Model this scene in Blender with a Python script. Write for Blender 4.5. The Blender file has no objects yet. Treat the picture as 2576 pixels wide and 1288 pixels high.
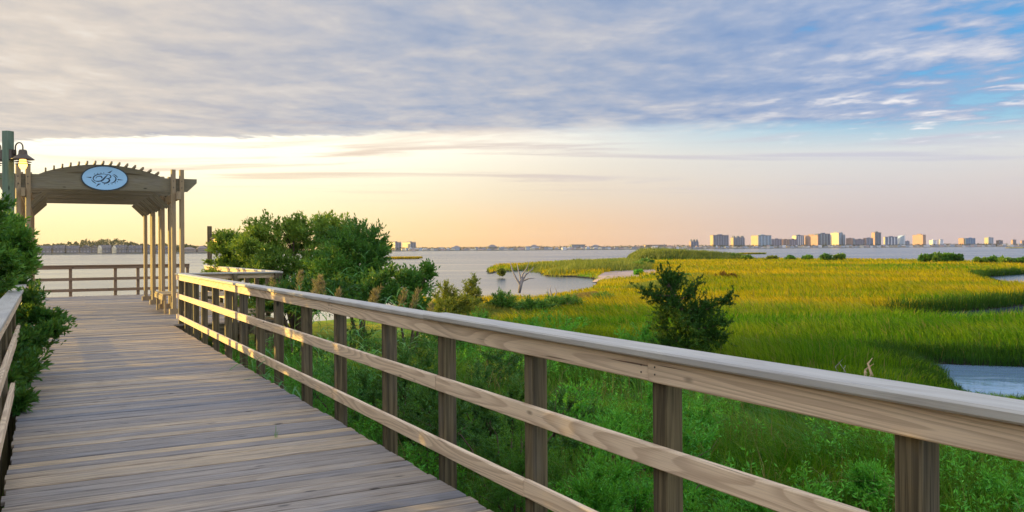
import bpy, math, random
import numpy as np
from mathutils import Matrix, Vector
R = math.radians
rng = np.random.default_rng(7)
random.seed(7)
sc = bpy.context.scene
col = sc.collection

# ------------------------------------------------------------------ camera geometry
F = 2113.0; PHI = 0.0062; EYE = 1.53
def YH(x): return 626 - PHI * (x - 1288)
def P(x, y, z):                      # where the sight line through a point of the photo meets height z
    u = (x - 1288) / F; v = (626 - y) / F
    u0 = u + v * PHI; v0 = v - u * PHI
    d = (z - EYE) / v0
    return np.array([u0 * d, d, z])
def D(x, y, d):                      # the point of that sight line at depth d
    u = (x - 1288) / F; v = (626 - y) / F
    return np.array([(u + v * PHI) * d, d, EYE + (v - u * PHI) * d])
HEAD = R(29)
T = np.array([-math.sin(HEAD), math.cos(HEAD), 0.0])    # along the boardwalk
NN = np.array([math.cos(HEAD), math.sin(HEAD), 0.0])    # to its right
UP = np.array([0.0, 0.0, 1.0])
O = np.array([1.23, 2.70, 0.0])
def B(s, w, z=0.0): return O + T * s + NN * w + UP * z

SUN_AZ, SUN_EL = 71.0, 8.0           # degrees left of the view axis, degrees up
SUNV = np.array([-math.sin(R(SUN_AZ)) * math.cos(R(SUN_EL)), math.cos(R(SUN_AZ)) * math.cos(R(SUN_EL)), math.sin(R(SUN_EL))])

# ------------------------------------------------------------------ tagging
def tag(o, label=None, cat=None, group=None, kind=None):
    if label: o['label'] = label
    if cat: o['category'] = cat
    if group: o['group'] = group
    if kind: o['kind'] = kind
    return o
def empty(name, loc, label=None, cat=None, group=None):
    o = bpy.data.objects.new(name, None)
    o.empty_display_size = 0.2
    o.location = tuple(loc); col.objects.link(o)
    return tag(o, label, cat, group)

# ------------------------------------------------------------------ mesh helpers
def link_mesh(name, me, mat, parent=None):
    if mat is not None:
        for m in (mat if isinstance(mat, (list, tuple)) else [mat]): me.materials.append(m)
    o = bpy.data.objects.new(name, me)
    col.objects.link(o)
    if parent is not None:
        o.parent = parent
        w = Vector((0, 0, 0)); q = parent
        while q is not None:
            w += Vector(q.location); q = q.parent
        o.location = -w
    return o
def raw_mesh(name, V, faces_flat, sizes, uv=None, smooth=False, midx=None, fcol=None):
    me = bpy.data.meshes.new(name)
    V = np.asarray(V, np.float32); ff = np.asarray(faces_flat, np.int32).ravel()
    sizes = np.asarray(sizes, np.int32)
    me.vertices.add(len(V)); me.vertices.foreach_set('co', V.ravel())
    me.loops.add(len(ff)); me.loops.foreach_set('vertex_index', ff)
    me.polygons.add(len(sizes))
    st = np.zeros(len(sizes), np.int32); st[1:] = np.cumsum(sizes)[:-1]
    me.polygons.foreach_set('loop_start', st)
    try: me.polygons.foreach_set('loop_total', sizes)
    except Exception: pass
    me.polygons.foreach_set('use_smooth', np.full(len(sizes), bool(smooth)))
    if midx is not None: me.polygons.foreach_set('material_index', np.asarray(midx, np.int32))
    if uv is not None:
        l = me.uv_layers.new(name='UVMap'); l.data.foreach_set('uv', np.asarray(uv, np.float32).ravel())
    me.update(calc_edges=True)
    return me

class MB:
    def __init__(s): s.V = []; s.F = []; s.UV = []; s.n = 0; s.sm = []; s.mi = []
    def face(s, idx, uv, smooth=False, mi=0):
        s.F.append(idx); s.UV.extend(uv); s.sm.append(smooth); s.mi.append(mi)
    def box(s, a, b, wid, hdir, hgt, bev=0.006, off=None, mi=0, taper=1.0):
        """beam from a to b; wid = (direction, width), hdir/hgt the other cross direction; bevelled long edges, uv.x runs along it in metres"""
        a = np.asarray(a, float); b = np.asarray(b, float)
        wd = np.asarray(wid[0], float); wd = wd / np.linalg.norm(wd); w = wid[1]
        hd = np.asarray(hdir, float); hd = hd / np.linalg.norm(hd)
        L = np.linalg.norm(b - a)
        if off is None: off = (random.uniform(0, 40), random.uniform(0, 40))
        c = min(bev, w * .3, hgt * .3)
        prof = [(-w/2 + c, -hgt/2), (w/2 - c, -hgt/2), (w/2, -hgt/2 + c), (w/2, hgt/2 - c), (w/2 - c, hgt/2), (-w/2 + c, hgt/2), (-w/2, hgt/2 - c), (-w/2, -hgt/2 + c)]
        k = len(prof); base = s.n
        for e, (p0, sc_) in enumerate(((a, 1.0), (b, taper))):
            for (x, y) in prof: s.V.append(p0 + wd * x * sc_ + hd * y * sc_)
        s.n += 2 * k
        per = [0]
        for i in range(k):
            x0, y0 = prof[i]; x1, y1 = prof[(i + 1) % k]; per.append(per[-1] + math.hypot(x1 - x0, y1 - y0))
        for i in range(k):
            j = (i + 1) % k
            u0, u1 = off[0], off[0] + L; v0, v1 = off[1] + per[i], off[1] + per[i + 1]
            s.face([base + i, base + j, base + k + j, base + k + i], [(u0, v0), (u0, v1), (u1, v1), (u1, v0)], mi=mi)
        s.face([base + i for i in reversed(range(k))], [(off[0] + prof[i][1] * .3, off[1] + prof[i][0]) for i in reversed(range(k))], mi=mi)
        s.face([base + k + i for i in range(k)], [(off[0] + L + prof[i][1] * .3, off[1] + prof[i][0]) for i in range(k)], mi=mi)
    def prism(s, pts, dirv, thick, uvax=None, mi=0):
        """polygon (3-D points, planar) extruded by thick along dirv"""
        pts = [np.asarray(p, float) for p in pts]; d = np.asarray(dirv, float) * thick
        k = len(pts); base = s.n
        off = (random.uniform(0, 40), random.uniform(0, 40))
        e = pts[1] - pts[0]; ax = np.asarray(uvax if uvax is not None else e / np.linalg.norm(e)); ay = np.cross(np.asarray(dirv), ax)
        uv = [(off[0] + float(p @ ax), off[1] + float(p @ ay)) for p in pts]
        for p in pts: s.V.append(p)
        for p in pts: s.V.append(p + d)
        s.n += 2 * k
        s.face(list(reversed(range(base, base + k))), list(reversed(uv)), mi=mi)
        s.face(list(range(base + k, base + 2 * k)), uv, mi=mi)
        for i in range(k):
            j = (i + 1) % k
            s.face([base + i, base + j, base + k + j, base + k + i], [uv[i], uv[j], (uv[j][0], uv[j][1] + thick), (uv[i][0], uv[i][1] + thick)], mi=mi)
    def tube(s, pts, rad, sides=7, smooth=True, mi=0, cap=True):
        pts = [np.asarray(p, float) for p in pts]; n = len(pts); base = s.n
        prev = None
        for i, p in enumerate(pts):
            d = pts[min(i + 1, n - 1)] - pts[max(i - 1, 0)]; d = d / (np.linalg.norm(d) + 1e-9)
            if prev is None:
                h = np.array([0, 0, 1.0]) if abs(d[2]) < .9 else np.array([1.0, 0, 0])
            else: h = prev
            x = h - d * (h @ d); x = x / (np.linalg.norm(x) + 1e-9); prev = x
            y = np.cross(d, x)
            for j in range(sides):
                a = 2 * math.pi * j / sides
                s.V.append(p + (x * math.cos(a) + y * math.sin(a)) * rad[i])
        s.n += n * sides
        for i in range(n - 1):
            for j in range(sides):
                q = (j + 1) % sides
                s.face([base + i * sides + j, base + i * sides + q, base + (i + 1) * sides + q, base + (i + 1) * sides + j],
                       [(i * .2, j / sides * .2), (i * .2, (j + 1) / sides * .2), (i * .2 + .2, (j + 1) / sides * .2), (i * .2 + .2, j / sides * .2)], smooth, mi)
        if cap:
            s.face([base + j for j in reversed(range(sides))], [(0, 0)] * sides, False, mi)
            s.face([base + (n - 1) * sides + j for j in range(sides)], [(0, 0)] * sides, False, mi)
    def lathe(s, c, prof, sides=20, mi=0):
        c = np.asarray(c, float); base = s.n; n = len(prof)
        for (r, z) in prof:
            for j in range(sides):
                a = 2 * math.pi * j / sides
                s.V.append(c + np.array([r * math.cos(a), r * math.sin(a), z]))
        s.n += n * sides
        for i in range(n - 1):
            for j in range(sides):
                q = (j + 1) % sides
                s.face([base + i * sides + j, base + i * sides + q, base + (i + 1) * sides + q, base + (i + 1) * sides + j], [(0, 0)] * 4, True, mi)
        s.face([base + j for j in reversed(range(sides))], [(0, 0)] * sides, False, mi)
        s.face([base + (n - 1) * sides + j for j in range(sides)], [(0, 0)] * sides, False, mi)
    def build(s, name, mat, parent=None):
        flat = [i for f in s.F for i in f]
        me = raw_mesh(name, np.array(s.V), flat, [len(f) for f in s.F], s.UV, midx=s.mi)
        me.polygons.foreach_set('use_smooth', np.array(s.sm, bool))
        return link_mesh(name, me, mat, parent)

# ------------------------------------------------------------------ numpy noise, polygons
def _h(ix, iy, seed):
    n = (ix.astype(np.int64) * 374761393 + iy.astype(np.int64) * 668265263 + seed * 1442695041) & 0x7fffffff
    n = ((n ^ (n >> 13)) * 1274126177) & 0x7fffffff
    return ((n ^ (n >> 16)) & 0xffff) / 65535.0
def vnoise(x, y, seed=0):
    x = np.asarray(x, float); y = np.asarray(y, float)
    ix = np.floor(x); iy = np.floor(y); fx = x - ix; fy = y - iy
    fx = fx * fx * (3 - 2 * fx); fy = fy * fy * (3 - 2 * fy)
    a = _h(ix, iy, seed); b = _h(ix + 1, iy, seed); c = _h(ix, iy + 1, seed); d = _h(ix + 1, iy + 1, seed)
    return (a * (1 - fx) + b * fx) * (1 - fy) + (c * (1 - fx) + d * fx) * fy
def fbm(x, y, seed=0, o=3):
    t = 0; a = .5; n = 0
    for i in range(o):
        t = t + a * vnoise(x * 2 ** i, y * 2 ** i, seed + i * 17); n += a; a *= .5
    return t / n
def sdist(px, py, poly):
    """signed distance to polygon, positive inside"""
    poly = np.asarray(poly, float); best = np.full(px.shape, 1e18); ins = np.zeros(px.shape, bool)
    for i in range(len(poly)):
        ax, ay = poly[i]; bx, by = poly[(i + 1) % len(poly)]
        ex, ey = bx - ax, by - ay
        t = np.clip(((px - ax) * ex + (py - ay) * ey) / (ex * ex + ey * ey + 1e-12), 0, 1)
        dx = px - ax - t * ex; dy = py - ay - t * ey
        best = np.minimum(best, dx * dx + dy * dy)
        cond = (ay > py) != (by > py)
        xin = ex * (py - ay) / (ey if abs(ey) > 1e-12 else 1e-12) + ax
        ins ^= cond & (px < xin)
    d = np.sqrt(best)
    return np.where(ins, d, -d)

# ------------------------------------------------------------------ node helpers
class G:
    def __init__(s, tree): s.t = tree; s.n = tree.nodes; s.l = tree.links
    def new(s, typ, **kw):
        n = s.n.new(typ)
        for k, v in kw.items(): setattr(n, k, v)
        return n
    def set(s, sock, v):
        if hasattr(v, 'is_output') or isinstance(v, bpy.types.NodeSocket): s.l.new(v, sock)
        elif isinstance(v, (tuple, list)) and sock.type == 'RGBA' and len(v) == 3: sock.default_value = (*v, 1)
        else: sock.default_value = v
    def m(s, op, a, b=None, c=None, clamp=False):
        n = s.new('ShaderNodeMath', operation=op, use_clamp=clamp)
        for i, v in enumerate((a, b, c)):
            if v is not None: s.set(n.inputs[i], v)
        return n.outputs[0]
    def mix(s, f, a, b, blend='MIX'):
        n = s.new('ShaderNodeMix', data_type='RGBA', blend_type=blend)
        s.set(n.inputs[0], f); s.set(n.inputs[6], a); s.set(n.inputs[7], b)
        return n.outputs[2]
    def ss(s, x, lo, hi, a=0.0, b=1.0):
        n = s.new('ShaderNodeMapRange', interpolation_type='SMOOTHSTEP')
        for i, v in enumerate((x, lo, hi, a, b)): s.set(n.inputs[i], v)
        return n.outputs[0]
    def lin(s, x, lo, hi, a=0.0, b=1.0):
        n = s.new('ShaderNodeMapRange')
        for i, v in enumerate((x, lo, hi, a, b)): s.set(n.inputs[i], v)
        return n.outputs[0]
    def noise(s, vec, scale, detail=2, rough=.5, dist=0.0):
        n = s.new('ShaderNodeTexNoise'); s.set(n.inputs['Vector'], vec)
        n.inputs['Scale'].default_value = scale; n.inputs['Detail'].default_value = detail
        n.inputs['Roughness'].default_value = rough; n.inputs['Distortion'].default_value = dist
        return n.outputs[0]
    def ramp(s, f, stops, interp='LINEAR'):
        n = s.new('ShaderNodeValToRGB'); s.set(n.inputs[0], f); cr = n.color_ramp; cr.interpolation = interp
        while len(cr.elements) < len(stops): cr.elements.new(.5)
        for e, (p, c) in zip(cr.elements, stops): e.position = p; e.color = (*c, 1)
        return n.outputs[0]
    def comb(s, x, y, z=0.0):
        n = s.new('ShaderNodeCombineXYZ')
        for i, v in enumerate((x, y, z)): s.set(n.inputs[i], v)
        return n.outputs[0]
    def sep(s, v):
        n = s.new('ShaderNodeSeparateXYZ'); s.set(n.inputs[0], v); return n.outputs
    def vmul(s, v, k):
        n = s.new('ShaderNodeVectorMath', operation='MULTIPLY'); s.set(n.inputs[0], v); s.set(n.inputs[1], k); return n.outputs[0]
    def vadd(s, v, k):
        n = s.new('ShaderNodeVectorMath', operation='ADD'); s.set(n.inputs[0], v); s.set(n.inputs[1], k); return n.outputs[0]
def srgb(r, g, b):
    f = lambda c: (c / 255) / 12.92 if c <= 10 else (((c / 255) + .055) / 1.055) ** 2.4
    return (f(r), f(g), f(b))
def new_mat(name):
    m = bpy.data.materials.new(name); m.use_nodes = True
    g = G(m.node_tree); bs = g.n['Principled BSDF']
    return m, g, bs

def wood_mat(name, c_lo, c_hi, c_dark, rough=.75, weather=0.5, ringn=34.0, spec=.35, fig=.55, fibc=.28, streak=0.0):
    """sawn weathered softwood: growth figure along uv.x, knots, checks, grey weathering"""
    m, g, bs = new_mat(name)
    uv = g.new('ShaderNodeUVMap').outputs[0]
    isl = g.new('ShaderNodeNewGeometry').outputs['Random Per Island']
    uvo = g.vadd(uv, g.comb(g.m('MULTIPLY', isl, 37.0), g.m('MULTIPLY', isl, 91.0)))
    big = g.noise(g.vmul(uvo, (.42, 5.5, 1)), 1.0, 1.0, .4, .3)
    ring = g.m('FRACT', g.m('MULTIPLY', big, ringn))
    ring = g.m('MULTIPLY', g.ss(ring, .25, .85), g.ss(ring, 1.0, .9))
    fib = g.noise(g.vmul(uvo, (3.0, 170.0, 1)), 1.0, 2.0, .6)
    blot = g.noise(g.vmul(uvo, (1.3, 4.0, 1)), 1.0, 3.0, .6)
    vo = g.new('ShaderNodeTexVoronoi'); g.set(vo.inputs['Vector'], g.vmul(uvo, (3.0, 8.0, 1))); vo.inputs['Scale'].default_value = 1.0
    knot = g.ss(vo.outputs['Distance'], .17, .06)
    vr = g.sep(vo.outputs['Color'])
    knot = g.m('MULTIPLY', knot, g.m('GREATER_THAN', vr[0], .72))
    crk = g.noise(g.vmul(uvo, (1.1, 60.0, 1)), 1.0, 2.0, .5)
    crack = g.m('MULTIPLY', g.ss(crk, .33, .26), .8)
    c = g.mix(g.lin(isl, 0, 1), c_lo, c_hi)
    c = g.mix(g.m('MULTIPLY', ring, fig), c, g.mix(.35, c, c_dark))
    c = g.mix(g.m('MULTIPLY', g.ss(fib, .4, .72), fibc), c, c_dark)
    if streak:
        stn = g.noise(g.vmul(uvo, (.5, 24.0, 1)), 1.0, 3, .55)
        c = g.mix(g.m('MULTIPLY', g.ss(stn, .42, .62), streak), c, tuple(x * .5 for x in c_dark))
    c = g.mix(g.m('MULTIPLY', g.ss(blot, .45, .75), weather), c, g.mix(.35, srgb(150, 148, 146), c))
    c = g.mix(g.m('MAXIMUM', g.m('MULTIPLY', knot, .8), crack), c, tuple(x * .35 for x in c_dark))
    g.set(bs.inputs['Base Color'], c)
    g.set(bs.inputs['Roughness'], g.lin(fib, .3, .7, rough - .08, rough + .1))
    bs.inputs['Specular IOR Level'].default_value = spec
    bp = g.new('ShaderNodeBump'); bp.inputs['Strength'].default_value = .35; bp.inputs['Distance'].default_value = .004
    h = g.m('SUBTRACT', g.m('ADD', g.m('MULTIPLY', ring, .3), g.m('MULTIPLY', fib, .7)), g.m('MULTIPLY', crack, 2.0))
    g.set(bp.inputs['Height'], h); g.l.new(bp.outputs[0], bs.inputs['Normal'])
    return m

def leaf_mat(name, cols, transl=.35, gloss=.28, rough=.45, scale=.6, attr=False, tcol=None):
    """leaves: colour varies from leaf to leaf and from clump to clump; light passes through"""
    m, g, bs = new_mat(name)
    out = g.n['Material Output']
    geo = g.new('ShaderNodeNewGeometry')
    isl = geo.outputs['Random Per Island']
    n = g.noise(geo.outputs['Position'], scale, 3, .6)
    f = g.m('ADD', g.m('MULTIPLY', isl, .55), g.m('MULTIPLY', g.lin(n, .3, .7), .45), clamp=True)
    k = len(cols)
    c = g.ramp(f, [(i / (k - 1), cc) for i, cc in enumerate(cols)])
    g.set(bs.inputs['Base Color'], c); bs.inputs['Roughness'].default_value = rough
    bs.inputs['Specular IOR Level'].default_value = gloss
    tr = g.new('ShaderNodeBsdfTranslucent'); g.set(tr.inputs[0], g.mix(.6, c, tcol or (0.25, .30, .02)))
    mx = g.new('ShaderNodeMixShader'); mx.inputs[0].default_value = transl
    g.l.new(bs.outputs[0], mx.inputs[1]); g.l.new(tr.outputs[0], mx.inputs[2]); g.l.new(mx.outputs[0], out.inputs[0])
    return m
def plain(name, c, rough=.6, metal=0.0, var=.15, scale=6.0, emit=None, estr=0):
    m, g, bs = new_mat(name)
    tc = g.new('ShaderNodeTexCoord').outputs['Object']
    n = g.noise(tc, scale, 3, .6)
    g.set(bs.inputs['Base Color'], g.mix(n, tuple(x * (1 - var) for x in c), tuple(min(1, x * (1 + var)) for x in c)))
    bs.inputs['Roughness'].default_value = rough; bs.inputs['Metallic'].default_value = metal
    if emit:
        bs.inputs['Emission Color'].default_value = (*emit, 1); bs.inputs['Emission Strength'].default_value = estr
    return m

M = {}
M['rail'] = wood_mat('rail_wood', srgb(250, 220, 178), srgb(240, 210, 170), srgb(132, 88, 54), .72, .12, 18, .35, .9, .2)
M['cap'] = wood_mat('cap_wood', srgb(200, 192, 174), srgb(186, 178, 160), srgb(140, 124, 104), .6, .55, 12, .5)
M['post'] = wood_mat('post_wood', srgb(140, 122, 84), srgb(118, 104, 74), srgb(34, 28, 18), .8, .2, 16, .3, .8, .4, .5)
M['deck'] = wood_mat('deck_wood', srgb(210, 180, 136), srgb(116, 120, 126), srgb(48, 38, 30), .50, .45, 14, .5, .8, .6, .25)
M['pergola'] = wood_mat('pergola_wood', srgb(176, 150, 108), srgb(156, 136, 102), srgb(88, 70, 46), .75, .3, 14)
M['beam'] = wood_mat('beam_wood', srgb(140, 128, 98), srgb(126, 118, 92), srgb(72, 62, 44), .75, .3, 14)
M['pole'] = wood_mat('pole_wood', srgb(126, 142, 112), srgb(110, 128, 104), srgb(58, 66, 48), .8, .25, 12)
M['farrail'] = wood_mat('far_rail_wood', srgb(150, 122, 92), srgb(134, 112, 88), srgb(70, 54, 40), .75, .2, 12)
M['metal'] = plain('lamp_metal', srgb(92, 76, 60), .45, .4)
M['bulb'] = plain('lamp_glass', (.9, .6, .2), .3, 0, .05, 6, (1.0, .52, .10), 3.4)
M['signrim'] = plain('sign_rim', srgb(40, 58, 66), .5)
M['signface'] = plain('sign_face', srgb(158, 204, 230), .45, 0, .04, 3)
M['signink'] = plain('sign_ink', srgb(22, 44, 66), .5, 0, .05)
M['bark'] = plain('bark', srgb(98, 80, 62), .9, 0, .4, 30)
M['grey_bark'] = plain('grey_bark', srgb(150, 140, 132), .9, 0, .3, 30)
M['drift'] = plain('driftwood', srgb(190, 158, 120), .85, 0, .3, 20)
M['bay'] = leaf_mat('bayberry_leaf', [(0.022, 0.092, 0.018), (0.048, 0.177, 0.026), (0.111, 0.299, 0.035), (0.221, 0.420, 0.044)], .33, .35)
M['bay_gold'] = leaf_mat('bayberry_leaf_olive', [(0.045, 0.123, 0.025), (0.110, 0.235, 0.035), (0.235, 0.370, 0.045), (0.419, 0.493, 0.054)], .36, .3)
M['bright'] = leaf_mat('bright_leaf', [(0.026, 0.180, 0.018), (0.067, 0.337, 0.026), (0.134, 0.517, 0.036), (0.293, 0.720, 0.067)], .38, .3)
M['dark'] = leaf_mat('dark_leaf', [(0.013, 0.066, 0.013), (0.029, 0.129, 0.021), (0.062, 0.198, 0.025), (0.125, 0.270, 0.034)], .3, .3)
M['cedar'] = leaf_mat('cedar_leaf', [(0.009, 0.050, 0.010), (0.022, 0.094, 0.013), (0.050, 0.144, 0.015), (0.125, 0.200, 0.020)], .25, .2)
M['olive'] = leaf_mat('olive_leaf', [(0.055, 0.094, 0.019), (0.133, 0.180, 0.028), (0.250, 0.265, 0.040), (0.406, 0.343, 0.047)], .38, .2)
M['tan'] = leaf_mat('tan_leaf', [(.11, .075, .03), (.20, .13, .05), (.30, .19, .07), (.34, .22, .10)], .35, .15)
M['reed'] = leaf_mat('reed_leaf', [(0.036, 0.172, 0.040), (0.072, 0.288, 0.064), (0.144, 0.378, 0.072), (0.252, 0.450, 0.090)], .4, .3)
M['plume'] = leaf_mat('reed_plume', [(.20, .13, .07), (.32, .22, .12), (.42, .30, .17)], .35, .1)
M['weed'] = leaf_mat('weed_leaf', [(0.013, 0.075, 0.010), (0.035, 0.175, 0.018), (0.100, 0.312, 0.022), (0.275, 0.400, 0.062)], .38, .25, .45, .9)
M['red'] = leaf_mat('red_leaf', [(.10, .03, .012), (.17, .05, .018), (.2, .09, .02)], .3, .1)

# marsh grass: patches of golden and green grass, drawn out across the wind
def marsh_color(g, pos):
    a = g.noise(g.vmul(pos, (.035, .075, 0)), 1.0, 4, .6, .4)
    b = g.noise(g.vmul(pos, (.25, .55, 0)), 1.0, 3, .6)
    y = g.sep(pos)[1]
    f = g.m('ADD', g.lin(a, .32, .66, -.15, .75), g.lin(b, .3, .7, -.16, .2))
    f = g.m('ADD', f, g.lin(y, 13, 40, -.34, .36))  # golder with distance: far sunlight and near shade put into the colour
    dk = g.noise(g.vmul(pos, (.05, .30, 0)), 1.0, 3, .55, .6)
    f = g.m('SUBTRACT', f, g.m('MULTIPLY', g.ss(dk, .52, .68), .55))
    return g.ramp(f, [(0, (.070, .24, .005)), (.3, (.20, .31, .006)), (.6, (.44, .37, .005)), (1, (.70, .46, .007))])
def marsh_mat():
    m, g, bs = new_mat('marsh_grass')
    geo = g.new('ShaderNodeNewGeometry')
    c = marsh_color(g, geo.outputs['Position'])
    isl = geo.outputs['Random Per Island']
    c = g.mix(g.lin(isl, 0, 1, 0, .55), c, g.mix(.5, c, (.30, .31, .008)))
    c = g.mix(g.m('MULTIPLY', g.m('LESS_THAN', isl, .30), .5), c, (.018, .065, .005))
    c = g.mix(g.m('MULTIPLY', g.m('GREATER_THAN', isl, .94), .7), c, (.32, .22, .08))
    g.set(bs.inputs['Base Color'], c); bs.inputs['Roughness'].default_value = .6; bs.inputs['Specular IOR Level'].default_value = .15
    tr = g.new('ShaderNodeBsdfTranslucent'); g.set(tr.inputs[0], c)
    mx = g.new('ShaderNodeMixShader'); mx.inputs[0].default_value = .4
    g.l.new(bs.outputs[0], mx.inputs[1]); g.l.new(tr.outputs[0], mx.inputs[2]); g.l.new(mx.outputs[0], g.n['Material Output'].inputs[0])
    return m
M['marsh'] = marsh_mat()
def ground_mat():
    m, g, bs = new_mat('marsh_ground')
    geo = g.new('ShaderNodeNewGeometry'); pos = geo.outputs['Position']
    c = marsh_color(g, pos)
    n = g.noise(pos, 3.0, 4, .65)
    c = g.mix(g.lin(n, .35, .65), g.mix(.6, c, (.03, .03, .012)), c)
    c = g.mix(g.lin(g.sep(pos)[1], 10, 24, .85, 0), c, g.mix(n, (.010, .018, .006), (.035, .06, .014)))  # near soil darkened, shade under the undergrowth put into its colour
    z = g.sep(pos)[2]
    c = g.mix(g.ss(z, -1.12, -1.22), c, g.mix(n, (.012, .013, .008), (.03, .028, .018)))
    g.set(bs.inputs['Base Color'], c); bs.inputs['Roughness'].default_value = .9; bs.inputs['Specular IOR Level'].default_value = .1
    bp = g.new('ShaderNodeBump'); bp.inputs['Strength'].default_value = .6; bp.inputs['Distance'].default_value = .08
    g.set(bp.inputs['Height'], n); g.l.new(bp.outputs[0], bs.inputs['Normal'])
    return m
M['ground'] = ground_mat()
def sand_mat():
    m, g, bs = new_mat('sand')
    pos = g.new('ShaderNodeNewGeometry').outputs['Position']
    n = g.noise(g.vmul(pos, (.4, .9, 1)), 1.0, 5, .6)
    g.set(bs.inputs['Base Color'], g.ramp(n, [(.3, srgb(150, 124, 108)), (.7, srgb(192, 164, 146))])); bs.inputs['Roughness'].default_value = .9
    return m
M['sand'] = sand_mat()
def water_mat():
    m, g, bs = new_mat('bay_water')
    pos = g.new('ShaderNodeNewGeometry').outputs['Position']
    n1 = g.noise(g.vmul(pos, (.9, 1.6, 1)), 1.0, 4, .6, .5)
    n2 = g.noise(g.vmul(pos, (.012, .05, 1)), 1.0, 4, .6)
    h = g.m('MULTIPLY', n1, g.lin(n2, .3, .7, .8, 1.1))
    g.set(bs.inputs['Base Color'], g.mix(g.lin(g.sep(pos)[1], 24, 34), (.17, .26, .35), (.05, .07, .10)))  # near pool painted paler blue, in place of reflected sky
    g.set(bs.inputs['Roughness'], g.m('MULTIPLY', g.lin(n2, .35, .65, .16, .22), g.lin(g.sep(pos)[1], 20, 60, .15, 1.0))); bs.inputs['IOR'].default_value = 1.333
    bp = g.new('ShaderNodeBump'); g.set(bp.inputs['Strength'], g.lin(g.sep(pos)[1], 60, 300, .07, .70)); bp.inputs['Distance'].default_value = .18
    g.set(bp.inputs['Height'], h); g.l.new(bp.outputs[0], bs.inputs['Normal'])
    return m
M['water'] = water_mat()

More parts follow.
